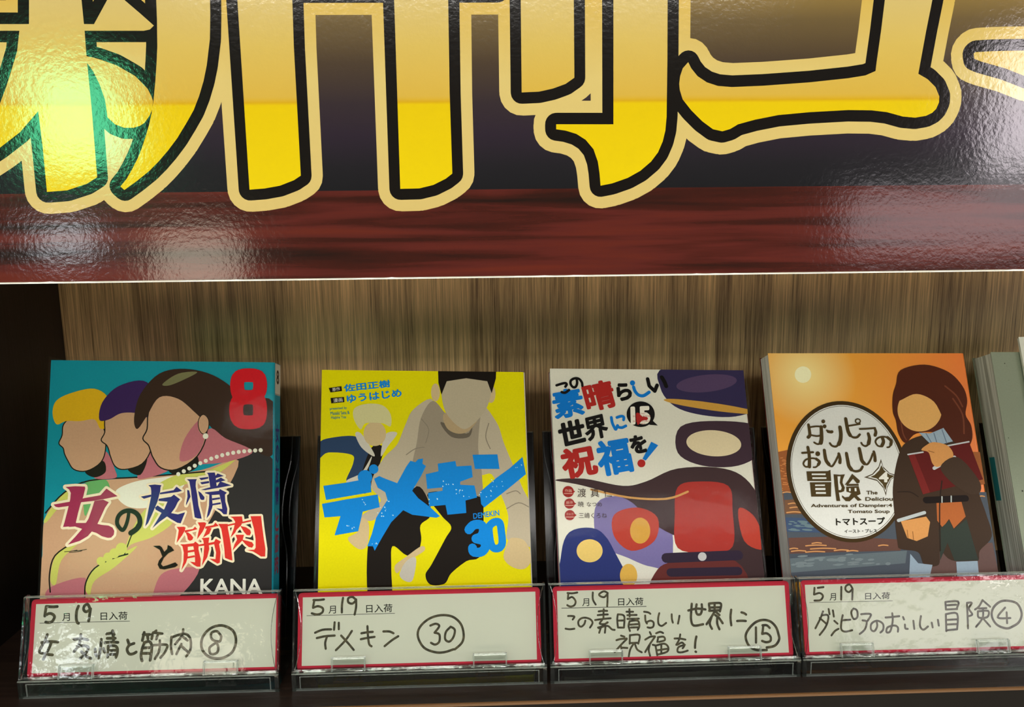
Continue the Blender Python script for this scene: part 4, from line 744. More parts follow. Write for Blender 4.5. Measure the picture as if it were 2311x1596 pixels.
ART[('b4', 'cover_picture')]=[
(0,'q','8e5530',None,'-4,2391 1162,2387 2591,2382 2598,2296 2587,1977 1502,1904 695,1888 23,1891'),
(1,'z','6a4c40',15.07,'-21,1755 1277,1729 2647,1722'),
(2,'p','454c56',None,'13,1891 2652,1878 2571,783 -45,803'),
(3,'p','f2dcb4',None,'536,3387 532,3368 525,3350 515,3333 503,3318 488,3304 471,3293 454,3286 435,3281 416,3279 398,3281 380,3286 364,3294 350,3304 338,3318 329,3333 323,3350 320,3368 321,3387 325,3406 331,3424 341,3441 354,3457 368,3470 385,3481 403,3489 422,3494 441,3496 459,3494 477,3489 493,3481 507,3470 519,3457 528,3441 534,3424 537,3406'),
(4,'p','5c4038',None,'12,1331 668,1346 1418,1303 1400,1170 645,1156 11,1141'),
(5,'p','6a4c38',None,'13,1793 345,1811 526,1655 502,1616 4,1619'),
(6,'p','3a4a66',None,'-10,1580 614,1558 633,1384 1,1407'),
(7,'p','5b666c',None,'5,1084 1479,1169 1438,1018 -4,915'),
(8,'p','5e4844',None,'1703,1206 2570,1258 2591,783 1642,790'),
(9,'k','c08a58',0.69,'34,1169 124,1178 212,1172'),
(9,'k','c08a58',0.69,'219,1234 348,1243 476,1237'),
(9,'k','c08a58',0.69,'301,1262 362,1271 420,1265'),
(9,'k','c08a58',0.69,'274,1196 433,1204 590,1198'),
(9,'k','c08a58',0.69,'210,1158 330,1167 448,1161'),
(9,'k','c08a58',0.69,'568,1175 658,1184 746,1178'),
(9,'k','c08a58',0.7,'1130,1229 1190,1238 1249,1232'),
(9,'k','c08a58',0.69,'725,1165 795,1174 864,1167'),
(9,'k','c08a58',0.69,'17,1198 68,1207 116,1201'),
(9,'k','c08a58',0.7,'57,1744 118,1754 177,1748'),
(9,'k','c08a58',0.7,'72,1696 153,1705 232,1699'),
(9,'k','c08a58',0.7,'26,1638 116,1647 205,1641'),
(9,'k','c08a58',0.7,'-8,1881 53,1891 113,1885'),
(9,'k','c08a58',0.71,'2480,1820 2523,1830 2562,1824'),
(9,'k','c08a58',0.7,'157,1744 198,1753 237,1748'),
(10,'k','b87848',0.5,'105,2278 152,2283'),
(10,'k','b87848',0.5,'168,2184 190,2184'),
(10,'k','b87848',0.5,'-6,2155 17,2160'),
(10,'k','b87848',0.5,'108,1985 133,1988'),
(10,'k','b87848',0.5,'171,1932 215,1933'),
(10,'k','b87848',0.51,'335,2323 390,2325'),
(10,'k','b87848',0.5,'45,2293 78,2289'),
(10,'k','b87848',0.5,'36,2091 82,2092'),
(10,'k','b87848',0.51,'186,2317 209,2320'),
(10,'k','b87848',0.5,'214,2157 247,2156'),
(10,'k','b87848',0.5,'143,2213 195,2211'),
(10,'k','b87848',0.5,'58,2094 99,2089'),
(10,'k','b87848',0.5,'238,2218 298,2222'),
(10,'k','b87848',0.5,'109,2015 135,2015'),
(10,'k','b87848',0.5,'-16,2054 34,2053'),
(10,'k','b87848',0.5,'287,2207 335,2205'),
(10,'k','b87848',0.5,'179,2145 232,2139'),
(10,'k','b87848',0.5,'132,2055 155,2052'),
(10,'k','b87848',0.5,'176,1913 229,1915'),
(10,'k','b87848',0.5,'102,2053 123,2054'),
(10,'k','b87848',0.5,'53,2293 76,2290'),
(10,'k','b87848',0.5,'34,2236 70,2232'),
(10,'k','b87848',0.5,'8,2149 50,2144'),
(10,'k','b87848',0.5,'241,1968 272,1969'),
(10,'k','b87848',0.5,'83,1960 142,1964'),
(10,'k','b87848',0.5,'51,2243 80,2243'),
(10,'k','b87848',0.5,'191,2229 211,2230'),
(10,'k','b87848',0.5,'101,2097 159,2095'),
(10,'k','b87848',0.5,'149,2075 197,2080'),
(10,'k','b87848',0.5,'272,2004 327,2000'),
(10,'k','b87848',0.5,'117,2170 141,2168'),
(10,'k','b87848',0.51,'20,2315 49,2319'),
(10,'k','b87848',0.51,'116,2321 136,2325'),
(10,'k','b87848',0.5,'19,2186 40,2181'),
(10,'k','b87848',0.51,'205,2279 236,2281'),
(10,'k','b87848',0.51,'121,2291 174,2285'),
(10,'k','b87848',0.5,'138,2133 162,2138'),
(10,'k','b87848',0.5,'106,2229 160,2232'),
(10,'k','b87848',0.5,'-35,1932 7,1936'),
(10,'k','b87848',0.51,'187,2332 228,2326'),
(10,'k','b87848',0.5,'264,2041 295,2042'),
(10,'k','b87848',0.5,'23,2009 64,2005'),
(10,'k','b87848',0.5,'104,2247 156,2241'),
(10,'k','b87848',0.5,'255,1993 307,1990'),
(10,'k','b87848',0.5,'55,2119 90,2124'),
(10,'k','b87848',0.5,'-2,2223 28,2220'),
(10,'k','b87848',0.5,'308,2148 365,2142'),
(10,'k','b87848',0.5,'311,2184 341,2187'),
(10,'k','b87848',0.5,'59,2255 104,2250'),
(10,'k','b87848',0.5,'267,2134 313,2131'),
(10,'k','b87848',0.5,'0,2057 56,2053'),
(10,'k','b87848',0.5,'236,2135 263,2132'),
(10,'k','b87848',0.5,'78,1996 137,1997'),
(10,'k','b87848',0.5,'94,1933 144,1936'),
(10,'k','b87848',0.5,'38,2278 94,2275'),
(10,'k','b87848',0.5,'13,1985 72,1983'),
(10,'k','b87848',0.5,'96,2105 122,2111'),
(10,'k','b87848',0.5,'303,2060 344,2055'),
(10,'k','b87848',0.5,'109,1965 162,1968'),
(10,'k','b87848',0.5,'74,2217 104,2215'),
(11,'p','6e7a7e',None,'419,1069 413,1058 398,1051 380,1050 366,1056 361,1066 367,1077 382,1084 400,1085 414,1079'),
(11,'p','6e7a7e',None,'576,1069 564,1057 534,1049 497,1047 467,1052 456,1062 468,1073 498,1081 536,1083 565,1078'),
(11,'p','6e7a7e',None,'653,1010 642,1001 615,994 581,993 554,996 544,1003 555,1012 582,1018 616,1020 643,1017'),
(11,'p','6e7a7e',None,'802,1131 792,1125 767,1120 736,1118 711,1120 701,1125 711,1131 737,1137 768,1138 793,1136'),
(11,'p','6e7a7e',None,'73,1012 67,1004 51,998 31,997 16,1001 10,1008 16,1016 32,1022 52,1023 67,1019'),
(11,'p','6e7a7e',None,'1057,1065 1049,1057 1027,1051 1001,1049 980,1053 972,1060 981,1069 1002,1075 1029,1076 1050,1073'),
(11,'p','6e7a7e',None,'809,1030 804,1021 790,1015 773,1014 760,1018 755,1026 761,1035 774,1041 791,1042 805,1037'),
(11,'p','6e7a7e',None,'451,1090 436,1082 400,1075 354,1072 318,1075 304,1081 318,1090 355,1097 401,1100 437,1097'),
(11,'p','6e7a7e',None,'874,1036 858,1028 816,1021 765,1018 723,1020 708,1026 724,1035 766,1042 817,1045 859,1043'),
(11,'p','6e7a7e',None,'919,1070 908,1060 880,1053 846,1051 818,1055 808,1063 819,1073 847,1080 882,1082 909,1078'),
(11,'p','6e7a7e',None,'701,1061 690,1050 663,1042 630,1040 604,1045 595,1055 605,1066 632,1074 665,1076 691,1071'),
(11,'p','6e7a7e',None,'1060,1025 1043,1018 1000,1011 947,1008 905,1010 889,1015 905,1022 948,1028 1001,1031 1044,1030'),
(11,'p','6e7a7e',None,'863,1012 848,1006 809,1000 760,997 722,998 707,1003 722,1009 761,1014 810,1017 848,1016'),
(11,'p','6e7a7e',None,'229,1062 224,1056 212,1051 196,1050 184,1053 180,1059 185,1065 197,1070 213,1071 225,1068'),
(11,'p','6e7a7e',None,'210,1033 196,1022 158,1014 113,1011 76,1015 62,1025 77,1036 114,1044 160,1047 196,1043'),
(11,'p','6e7a7e',None,'310,1029 297,1023 264,1018 224,1015 191,1017 179,1021 192,1027 225,1033 265,1035 298,1034'),
(11,'p','6e7a7e',None,'1255,1015 1248,1004 1230,997 1208,995 1191,1001 1185,1011 1192,1022 1210,1030 1232,1031 1249,1026'),
(11,'p','6e7a7e',None,'664,1068 647,1057 602,1048 547,1045 503,1048 487,1057 504,1068 549,1077 604,1080 648,1077'),
(11,'p','6e7a7e',None,'314,1066 303,1059 275,1053 241,1051 213,1054 203,1060 214,1067 241,1073 276,1075 303,1072'),
(11,'p','6e7a7e',None,'376,1083 362,1078 327,1073 284,1070 249,1071 236,1075 250,1080 285,1085 328,1088 363,1087'),
(11,'p','6e7a7e',None,'807,1075 803,1068 792,1063 779,1062 769,1066 765,1072 769,1079 780,1084 793,1084 803,1081'),
(11,'p','6e7a7e',None,'903,1067 898,1056 886,1049 870,1048 859,1054 855,1064 860,1076 872,1083 887,1084 899,1078'),
(11,'p','6e7a7e',None,'1120,1012 1114,1005 1100,1001 1084,999 1070,1002 1065,1008 1071,1015 1085,1019 1102,1021 1115,1018'),
(11,'p','6e7a7e',None,'128,1016 120,1010 101,1006 77,1004 58,1006 51,1011 59,1017 78,1021 102,1023 121,1021'),
(11,'p','6e7a7e',None,'678,1012 663,1005 624,999 577,996 539,998 524,1003 539,1010 578,1016 625,1019 663,1017'),
(11,'p','6e7a7e',None,'294,1002 282,992 252,985 216,983 186,987 175,995 187,1005 217,1012 253,1014 283,1010'),
(11,'p','6e7a7e',None,'235,1114 221,1106 187,1100 146,1097 112,1100 100,1106 113,1114 147,1121 188,1123 222,1121'),
(11,'p','6e7a7e',None,'195,997 182,987 150,979 111,977 79,981 68,990 80,1000 112,1008 151,1011 183,1006'),
(11,'p','6e7a7e',None,'172,1006 167,996 154,989 139,988 127,993 123,1003 128,1014 141,1021 156,1022 168,1016'),
(11,'p','6e7a7e',None,'711,1087 699,1076 670,1068 634,1066 605,1070 594,1080 606,1091 636,1100 672,1102 700,1097'),
(12,'p','5c7078',None,'278,1511 267,1507 238,1506 204,1508 176,1513 166,1519 178,1523 207,1524 241,1521 269,1516'),
(12,'p','5c7078',None,'144,1510 139,1505 127,1503 113,1504 102,1508 98,1513 103,1517 115,1519 130,1518 141,1514'),
(12,'p','5c7078',None,'320,1487 305,1483 269,1483 224,1486 189,1492 176,1498 191,1502 227,1502 272,1499 307,1493'),
(12,'p','5c7078',None,'413,1505 404,1502 382,1501 355,1503 334,1507 326,1511 335,1514 357,1514 384,1512 405,1509'),
(12,'p','5c7078',None,'283,1524 269,1518 233,1517 189,1520 155,1527 143,1534 157,1540 193,1541 237,1538 271,1531'),
(12,'p','5c7078',None,'252,1466 235,1463 192,1463 141,1467 99,1473 84,1478 101,1481 143,1480 195,1476 236,1471'),
(12,'p','5c7078',None,'622,1471 610,1464 583,1461 549,1463 523,1470 515,1479 527,1486 554,1489 588,1487 614,1480'),
(12,'p','5c7078',None,'364,1462 349,1454 315,1451 273,1454 241,1462 230,1472 244,1480 279,1483 320,1480 353,1472'),
(12,'p','5c7078',None,'328,1422 314,1416 279,1414 237,1417 204,1424 192,1432 206,1438 241,1439 283,1436 316,1430'),
(12,'p','5c7078',None,'330,1485 324,1481 312,1480 298,1481 287,1484 283,1489 288,1492 300,1494 315,1493 326,1490'),
(12,'p','5c7078',None,'126,1436 118,1433 99,1431 76,1433 58,1437 52,1442 59,1446 78,1447 101,1445 120,1441'),
(12,'p','5c7078',None,'175,1421 159,1415 118,1413 69,1417 31,1424 17,1432 33,1438 74,1440 123,1436 162,1429'),
(12,'p','5c7078',None,'270,1497 261,1492 240,1490 216,1492 196,1497 190,1503 199,1509 219,1511 244,1509 263,1504'),
(12,'p','5c7078',None,'186,1473 177,1464 157,1460 134,1462 116,1469 110,1478 119,1487 139,1491 162,1489 180,1482'),
(12,'p','5c7078',None,'701,1457 692,1449 673,1445 651,1447 633,1453 628,1463 637,1471 656,1475 679,1473 696,1467'),
(12,'p','5c7078',None,'265,1485 261,1479 250,1477 238,1478 229,1482 226,1488 231,1493 241,1495 253,1495 263,1490'),
(12,'p','5c7078',None,'382,1465 374,1459 357,1457 336,1458 320,1463 315,1470 323,1476 340,1478 361,1477 377,1472'),
(12,'p','5c7078',None,'79,1497 73,1492 60,1489 44,1490 32,1495 28,1501 34,1506 47,1509 63,1507 75,1503'),
(12,'p','5c7078',None,'121,1526 112,1522 91,1520 66,1522 46,1527 40,1532 48,1536 69,1537 94,1535 114,1531'),
(12,'p','5c7078',None,'490,1458 475,1452 439,1450 394,1454 360,1461 347,1469 362,1475 399,1477 443,1473 478,1466'),
(12,'p','5c7078',None,'543,1416 533,1412 509,1410 480,1412 458,1417 450,1423 460,1427 484,1429 512,1427 535,1422'),
(12,'p','5c7078',None,'748,1504 733,1498 698,1497 655,1500 621,1507 609,1515 623,1521 659,1523 702,1519 736,1512')]
ART[('b4', 'title_oval')]=[
(13,'p','3a2c18',None,'1609,2343 1618,2266 1620,2189 1617,2112 1608,2035 1593,1959 1572,1885 1547,1813 1515,1744 1479,1678 1439,1615 1393,1556 1344,1503 1292,1454 1236,1410 1177,1372 1116,1340 1053,1313 988,1293 923,1280 857,1272 791,1272 725,1277 661,1289 597,1308 536,1332 477,1363 420,1400 367,1442 317,1489 271,1542 229,1599 192,1660 159,1725 132,1793 110,1864 94,1938 83,2013 78,2089 78,2166 85,2243 97,2319 116,2395 139,2468 169,2540 203,2608 243,2673 288,2734 336,2791 389,2843 446,2889 506,2930 568,2965 633,2994 700,3016 767,3031 836,3039 904,3040 972,3034 1040,3021 1105,3002 1169,2976 1230,2943 1288,2904 1342,2859 1393,2809 1439,2754 1481,2694 1517,2630 1549,2562 1575,2491 1595,2418'),
(14,'p','c9cbc9',None,'1562,2329 1571,2257 1573,2184 1570,2111 1562,2038 1548,1966 1529,1896 1505,1828 1476,1762 1443,1700 1405,1641 1363,1586 1317,1535 1268,1488 1216,1447 1161,1411 1104,1381 1045,1356 985,1337 924,1325 862,1318 800,1317 739,1323 678,1335 619,1352 562,1376 506,1405 453,1440 403,1480 356,1525 313,1575 274,1629 239,1687 209,1749 183,1814 163,1881 147,1951 137,2022 132,2094 133,2167 139,2240 150,2312 167,2384 189,2453 217,2520 249,2585 286,2646 327,2704 373,2757 422,2806 475,2850 531,2889 589,2921 650,2948 712,2968 775,2982 839,2990 903,2990 966,2985 1029,2972 1090,2954 1150,2929 1207,2898 1261,2861 1312,2818 1359,2771 1403,2718 1442,2662 1476,2601 1505,2537 1530,2470 1549,2400'),
(15,'o','4a4030',0.3,'1548,2325 1556,2111 1516,1901 1431,1708 1308,1546 1155,1425 982,1352 801,1332 624,1367 461,1453 324,1586 222,1757 161,1955 147,2167 181,2379 261,2577 382,2746 537,2874 714,2952 902,2974 1085,2938 1253,2847 1391,2707 1492,2529'),
(15,'p','4a4030',None,'1303,2300 1320,2201 1391,2121 1498,2091 1400,2042 1335,1934 1305,1836 1284,1934 1216,2023 1056,2069 1167,2112 1259,2201'),
(16,'p','c9cbc9',None,'1300,2260 1318,2181 1389,2111 1463,2087 1390,2042 1330,1944 1309,1875 1287,1954 1218,2039 1101,2071 1175,2102 1261,2181'),
(17,'p','4a3e24',None,'1297,2221 1325,2157 1388,2101 1451,2085 1391,2052 1334,1973 1309,1904 1281,1983 1219,2053 1137,2073 1195,2098 1264,2157')]
ART[('b4', 'figure_picture')]=[
(18,'q','3a2c22',None,'1647,2500 1517,2300 1407,1943 1381,1612 1373,1265 1402,1189 1615,1149 1673,997 1851,996 1896,1166 2018,1051 2333,1030 2395,1163 2573,1334 2547,1605 2493,1899 2500,2196 2460,2457 2215,2599 1907,2600'),
(19,'q','4a2418',None,'1629,3257 1717,3445 2041,3518 2341,3423 2500,3235 2533,3048 2483,2863 2533,2720 2514,2537 2395,2437 2115,2620 1807,2620 1647,2500 1572,2621 1563,2783 1539,2906 1567,3112'),
(20,'k','6a3a28',1.03,'2349,3069 2442,2863 2424,2619'),
(20,'k','6a3a28',1.04,'2271,3235 2397,3111 2458,2966'),
(20,'k','6a3a28',0.82,'1625,2783 1633,2621 1663,2540'),
(21,'p','cc9c5c',None,'2182,2926 2177,2901 2170,2876 2161,2852 2150,2829 2137,2806 2122,2784 2105,2764 2087,2744 2068,2726 2047,2710 2024,2695 2001,2682 1977,2670 1953,2661 1928,2654 1902,2649 1877,2646 1852,2645 1827,2646 1803,2649 1779,2654 1756,2662 1734,2671 1714,2683 1694,2696 1677,2711 1660,2727 1646,2745 1633,2765 1623,2786 1614,2807 1608,2830 1603,2853 1601,2878 1601,2902 1604,2927 1608,2951 1615,2976 1624,3000 1635,3024 1648,3046 1662,3069 1679,3089 1697,3109 1717,3127 1738,3144 1760,3159 1783,3173 1807,3184 1832,3194 1857,3201 1883,3207 1909,3210 1934,3211 1959,3210 1984,3206 2008,3201 2031,3193 2053,3184 2074,3172 2093,3159 2111,3144 2127,3127 2142,3108 2154,3089 2165,3068 2173,3046 2179,3023 2183,2999 2185,2975 2185,2950'),
(22,'p','8a9cac',None,'1840,2631 1982,2620 2167,2690 2264,2518 2094,2478 1954,2499'),
(23,'z','5c6c80',0.62,'1930,2620 1984,2499'),
(23,'z','5c6c80',0.62,'2033,2620 2055,2488'),
(23,'z','5c6c80',0.62,'2144,2670 2179,2498'),
(24,'q','4a2418',None,'1577,3029 1655,3299 1920,3403 2232,3256 2289,2946 2202,2782 2094,3029 1881,3132 1662,3050'),
(25,'p','a05a30',None,'1936,1764 2252,1782 2280,1577 2107,1433 2065,1550 1968,1444 1911,1531'),
(26,'p','2e3630',None,'1914,1415 2062,1530 2106,1424 2286,1548 2356,1049 2056,1042 2001,1261 1879,1052'),
(27,'p','8a9cac',None,'1513,1131 1596,1017 1772,996 1676,753 1440,755'),
(27,'p','8a9cac',None,'2075,1032 2345,1040 2327,748 2051,750'),
(28,'p','561c1a',None,'1657,2355 2469,2517 2576,2037 1778,1853'),
(29,'p','6c2422',None,'1657,2355 1741,2369 1872,1878 1778,1853'),
(30,'k','2a201a',0.8,'2045,2019 1968,1706 1896,1166'),
(30,'k','2a201a',0.61,'1459,1884 1620,1883 1713,1824'),
(31,'z','b0b4b8',0.92,'1657,2353 1855,2382'),
(31,'z','b0b4b8',0.92,'2184,2462 2469,2513'),
(32,'q','c08850',None,'1838,2409 1908,2469 2017,2509 2193,2458 2233,2317 2031,2198 1956,2238 1926,2378'),
(32,'p','c08850',None,'1449,1524 1778,1580 1818,1512 1763,1339 1615,1283 1501,1322'),
(33,'z','a8b0b4',2.01,'1420,1534 1765,1629'),
(31,'z','b0b4b8',2.04,'1967,2178 2254,2317'),
(34,'z','1c1614',4.04,'1807,1781 2316,1802'),
(35,'q','3e3026',None,'2052,2198 2294,2317 2515,2037 2510,1879 2365,1860 2164,1999'),
(36,'z','a0a8a8',0.81,'2015,1823 2005,1754'),
(36,'z','a0a8a8',0.81,'2134,1830 2123,1759'),
(37,'z','8a5c34',0.51,'1929,2398 1997,2378'),
(37,'z','8a5c34',0.5,'1514,1417 1511,1322'),
(37,'z','8a5c34',0.5,'1581,1398 1578,1302')]
ART[('b4', 'title_lettering')]=[
(38,'k','453820',(1.76, 2.07),'424,2735 428,2663 426,2601 402,2575'),
(38,'k','453820',1.14,'443,2704 517,2714 584,2712'),
(38,'k','453820',(2.07, 2.59),'584,2708 580,2631 570,2549 555,2503'),
(38,'k','453820',1.24,'559,2498 511,2488 472,2509'),
(38,'k','453820',1.14,'432,2606 513,2590 571,2600'),
(38,'p','453820',None,'645,2778 641,2767 633,2758 623,2753 612,2753 602,2758 596,2767 595,2778 599,2788 607,2797 617,2802 629,2802 638,2797 644,2788'),
(38,'p','453820',None,'654,2713 650,2703 642,2694 632,2689 621,2689 611,2694 605,2703 604,2714 608,2724 616,2733 626,2738 638,2738 647,2733 653,2724'),
(38,'k','453820',1.87,'667,2647 706,2641 717,2646'),
(38,'k','453820',1.14,'651,2662 676,2652'),
(38,'k','453820',(2.28, 2.49),'827,2703 828,2620 812,2538 785,2487'),
(38,'k','453820',1.35,'797,2497 745,2457 695,2467 673,2498'),
(38,'k','453820',(2.08, 2.39),'914,2811 918,2723 925,2651 945,2599'),
(38,'k','453820',1.45,'935,2610 978,2574 1030,2574 1071,2609'),
(38,'k','453820',1.15,'923,2718 997,2728 1088,2743'),
(38,'o','453820',0.83,'1070,2808 1097,2795 1094,2766 1063,2752 1039,2766 1042,2795'),
(38,'k','453820',1.25,'1080,2679 1179,2683 1279,2691'),
(38,'k','453820',(1.56, 2.08),'1273,2686 1283,2640 1267,2599'),
(38,'k','453820',(1.87, 2.39),'1181,2619 1189,2558 1170,2496'),
(38,'k','453820',1.24,'1175,2491 1129,2461 1090,2476 1077,2502'),
(38,'k','453820',2.08,'1356,2568 1365,2516 1337,2465'),
(38,'k','453820',1.14,'1331,2455 1285,2465 1261,2516 1298,2563 1373,2580 1444,2562'),
(38,'k','453820',1.98,'1424,2569 1465,2526 1453,2480'),
(38,'k','453820',1.04,'1455,2475 1429,2449 1402,2444'),
(38,'k','453820',1.34,'302,2377 375,2382 443,2386'),
(38,'k','453820',(1.96, 2.16),'383,2448 389,2366 385,2285 375,2204'),
(38,'k','453820',1.13,'375,2204 324,2205 303,2245 345,2295 429,2310 489,2295'),
(38,'k','453820',1.85,'474,2300 511,2265 491,2229'),
(38,'k','453820',1.03,'491,2224 457,2199 426,2196'),
(38,'p','453820',None,'531,2366 527,2353 517,2342 504,2336 490,2336 478,2342 471,2353 469,2366 474,2379 484,2390 497,2396 511,2396 522,2390 530,2379'),
(38,'k','453820',(1.96, 2.37),'590,2411 591,2335 600,2274 626,2234'),
(38,'k','453820',1.24,'624,2224 664,2208 712,2264 763,2345'),
(38,'k','453820',(1.86, 2.06),'770,2365 778,2304 770,2254'),
(38,'k','453820',(1.96, 2.47),'869,2370 874,2283 880,2213 906,2167'),
(38,'k','453820',1.54,'900,2167 954,2144 1018,2157 1054,2202'),
(38,'k','453820',(2.07, 2.38),'1042,2430 1048,2354 1054,2283 1080,2242'),
(38,'k','453820',1.24,'1079,2237 1120,2232 1169,2292 1204,2363'),
(38,'k','453820',(1.76, 2.07),'1223,2389 1228,2333 1224,2277'),
(38,'p','453820',None,'331,2146 605,2148 638,2165 631,2024 329,2026'),
(38,'p','453820',None,'358,2009 630,2011 606,1831 358,1832 355,1832'),
(38,'p','453820',None,'672,2108 754,2102 816,2107 782,2042 772,2002 795,1942 779,1897 737,1882 711,1882 716,1777 668,1777 667,1982'),
(38,'p','453820',None,'909,2114 996,2031 989,2001 955,1991 912,2051 853,1991 794,1972 847,2032'),
(38,'p','453820',None,'821,1987 975,1988 974,1963 818,1961'),
(38,'p','453820',None,'812,1952 972,1959 983,1891 985,1861 936,1841 990,1786 938,1777 898,1822 835,1772 785,1775 745,1822 748,1847 780,1822 832,1827 868,1872 810,1892'),
(39,'p','c9cbc9',None,'394,2119 571,2118 568,2098 392,2099'),
(39,'p','c9cbc9',None,'397,2072 575,2071 573,2051 395,2051'),
(39,'p','c9cbc9',None,'421,1981 546,1981 544,1963 419,1963'),
(39,'p','c9cbc9',None,'419,1939 547,1938 544,1913 416,1913'),
(39,'p','c9cbc9',None,'421,1889 547,1888 545,1865 418,1866'),
(39,'p','c9cbc9',None,'718,2082 756,2082 736,2002 754,1942 740,1912 712,1912'),
(39,'p','c9cbc9',None,'845,1933 868,1933 863,1897 841,1897'),
(39,'p','c9cbc9',None,'917,1936 940,1936 938,1896 914,1896'),
(40,'t','d0d0c8',(0.04, '4'),'1250,2135 1375,2135 1236,2005')]
ART[('b4', 'author_lettering')]=[
(41,'t','453820',(0.025, 'The'),'1061,1901 1205,1902 1055,1854'),
(41,'t','453820',(0.025, 'Deliciou'),'1039,1823 1389,1823 1033,1776'),
(41,'t','453820',(0.025, 'Adventures of Dampier:4'),'339,1743 1368,1742 335,1688'),
(41,'t','453820',(0.025, 'Tomato Soup'),'797,1669 1327,1668 792,1615'),
(42,'t','1c1810',(0.03, 'トマトスープ'),'632,1568 1253,1577 626,1478'),
(42,'t','1c1810',(0.015, 'イースト・プレス'),'723,1429 1133,1434 720,1386')]
ART[('k1', 'printed_form')]=[
(0,'t','2c2c28',(0.008, '月'),'353,706 440,707 360,618'),
(0,'t','2c2c28',(0.012, '日入荷'),'789,709 1095,708 795,619'),
(0,'z','2c2c28',0.27,'107,604 1127,600')]
ART[('k2', 'printed_form')]=[
(0,'t','2c2c28',(0.008, '月'),'351,713 436,714 352,625'),
(0,'t','2c2c28',(0.012, '日入荷'),'786,718 1091,719 788,625'),
(0,'z','2c2c28',0.28,'101,609 1119,611')]
ART[('k3', 'printed_form')]=[
(0,'t','2c2c28',(0.008, '月'),'347,724 429,724 345,637'),
(0,'t','2c2c28',(0.012, '日入荷'),'772,720 1070,719 769,632'),
(0,'z','2c2c28',0.34,'102,621 1100,616')]
ART[('k4', 'printed_form')]=[
(0,'t','2c2c28',(0.008, '月'),'342,710 418,712 336,628'),
(0,'t','2c2c28',(0.012, '日入荷'),'769,708 1069,709 763,628'),
(0,'z','2c2c28',0.23,'93,612 1095,607')]
ART[('k1', 'handwriting')]=[
(1,'k','3a3420',1.65,'294,783 239,781 169,788'),
(1,'k','3a3420',1.65,'169,785 163,732 159,681'),
(1,'k','3a3420',1.64,'159,681 201,707 244,700 270,669 249,622 213,608 173,613'),
(1,'k','3a3420',1.65,'535,782 517,723 518,645 530,603 546,591'),
(1,'k','3a3420',1.65,'668,749 641,798 605,786 595,745 621,717 657,731 674,749'),
(1,'k','3a3420',1.65,'674,749 668,689 660,612'),
(1,'k','3a3420',1.64,'200,475 177,405 145,346 124,288 180,263 272,249'),
(1,'k','3a3420',1.64,'142,388 232,397 324,389'),
(1,'k','3a3420',1.64,'251,385 225,315 172,204'),
(1,'k','3a3420',1.64,'504,414 595,420 662,404'),
(1,'k','3a3420',1.64,'580,465 577,406 557,336 512,278'),
(1,'k','3a3420',1.64,'545,336 630,340 673,315 641,251 589,205'),
(1,'k','3a3420',1.64,'597,276 660,221 710,199'),
(1,'k','3a3420',1.64,'750,301 756,254 775,224'),
(1,'k','3a3420',1.64,'814,406 812,329 798,200'),
(1,'k','3a3420',1.64,'844,304 858,263'),
(1,'k','3a3420',1.65,'872,464 938,474 958,456'),
(1,'k','3a3420',1.65,'937,498 946,444 956,373'),
(1,'k','3a3420',1.65,'881,416 972,414'),
(1,'k','3a3420',1.64,'859,369 931,373 1005,368'),
(1,'k','3a3420',1.64,'897,327 897,268 897,209'),
(1,'k','3a3420',1.64,'897,330 970,331 1002,300 1002,241 989,203'),
(1,'k','3a3420',1.64,'906,279 991,283'),
(1,'k','3a3420',1.64,'908,238 993,236'),
(1,'k','3a3420',1.65,'1113,392 1134,338'),
(1,'k','3a3420',1.64,'1188,352 1134,332 1112,286 1139,238 1181,237 1217,256'),
(1,'k','3a3420',1.65,'1298,471 1281,382'),
(1,'k','3a3420',1.65,'1287,447 1361,445'),
(1,'k','3a3420',1.65,'1336,440 1344,398'),
(1,'k','3a3420',1.65,'1392,432 1387,397'),
(1,'k','3a3420',1.64,'1304,352 1282,287 1274,211 1288,157'),
(1,'k','3a3420',1.65,'1303,358 1358,368 1390,326 1388,231 1379,161'),
(1,'k','3a3420',1.65,'1300,298 1373,302'),
(1,'k','3a3420',1.65,'1297,239 1376,237'),
(1,'k','3a3420',1.47,'1434,487 1387,447'),
(1,'k','3a3420',1.47,'1400,467 1505,451'),
(1,'k','3a3420',1.47,'1456,445 1438,392'),
(1,'k','3a3420',1.46,'1406,325 1559,327 1548,253 1495,187'),
(1,'k','3a3420',1.46,'1480,377 1478,269 1433,175'),
(1,'k','3a3420',1.47,'1611,414 1609,306 1626,224'),
(1,'k','3a3420',1.47,'1612,407 1750,445 1822,395 1833,273 1787,193'),
(1,'k','3a3420',1.47,'1741,493 1730,425 1657,332'),
(1,'k','3a3420',1.47,'1730,418 1795,369'),
(1,'k','3a3420',1.47,'1726,330 1675,223'),
(1,'k','3a3420',1.47,'1720,316 1799,247'),
(1,'k','3a3420',1.47,'2178,406 2127,462 2065,443 2074,375 2159,346 2179,400'),
(1,'k','3a3420',1.47,'2118,333 2049,281 2066,213 2135,224 2147,292 2117,347'),
(1,'o','3a3420',1.54,'2182,525 2310,464 2349,341 2303,220 2179,161 2039,186 1959,283 1968,405 2056,498')]
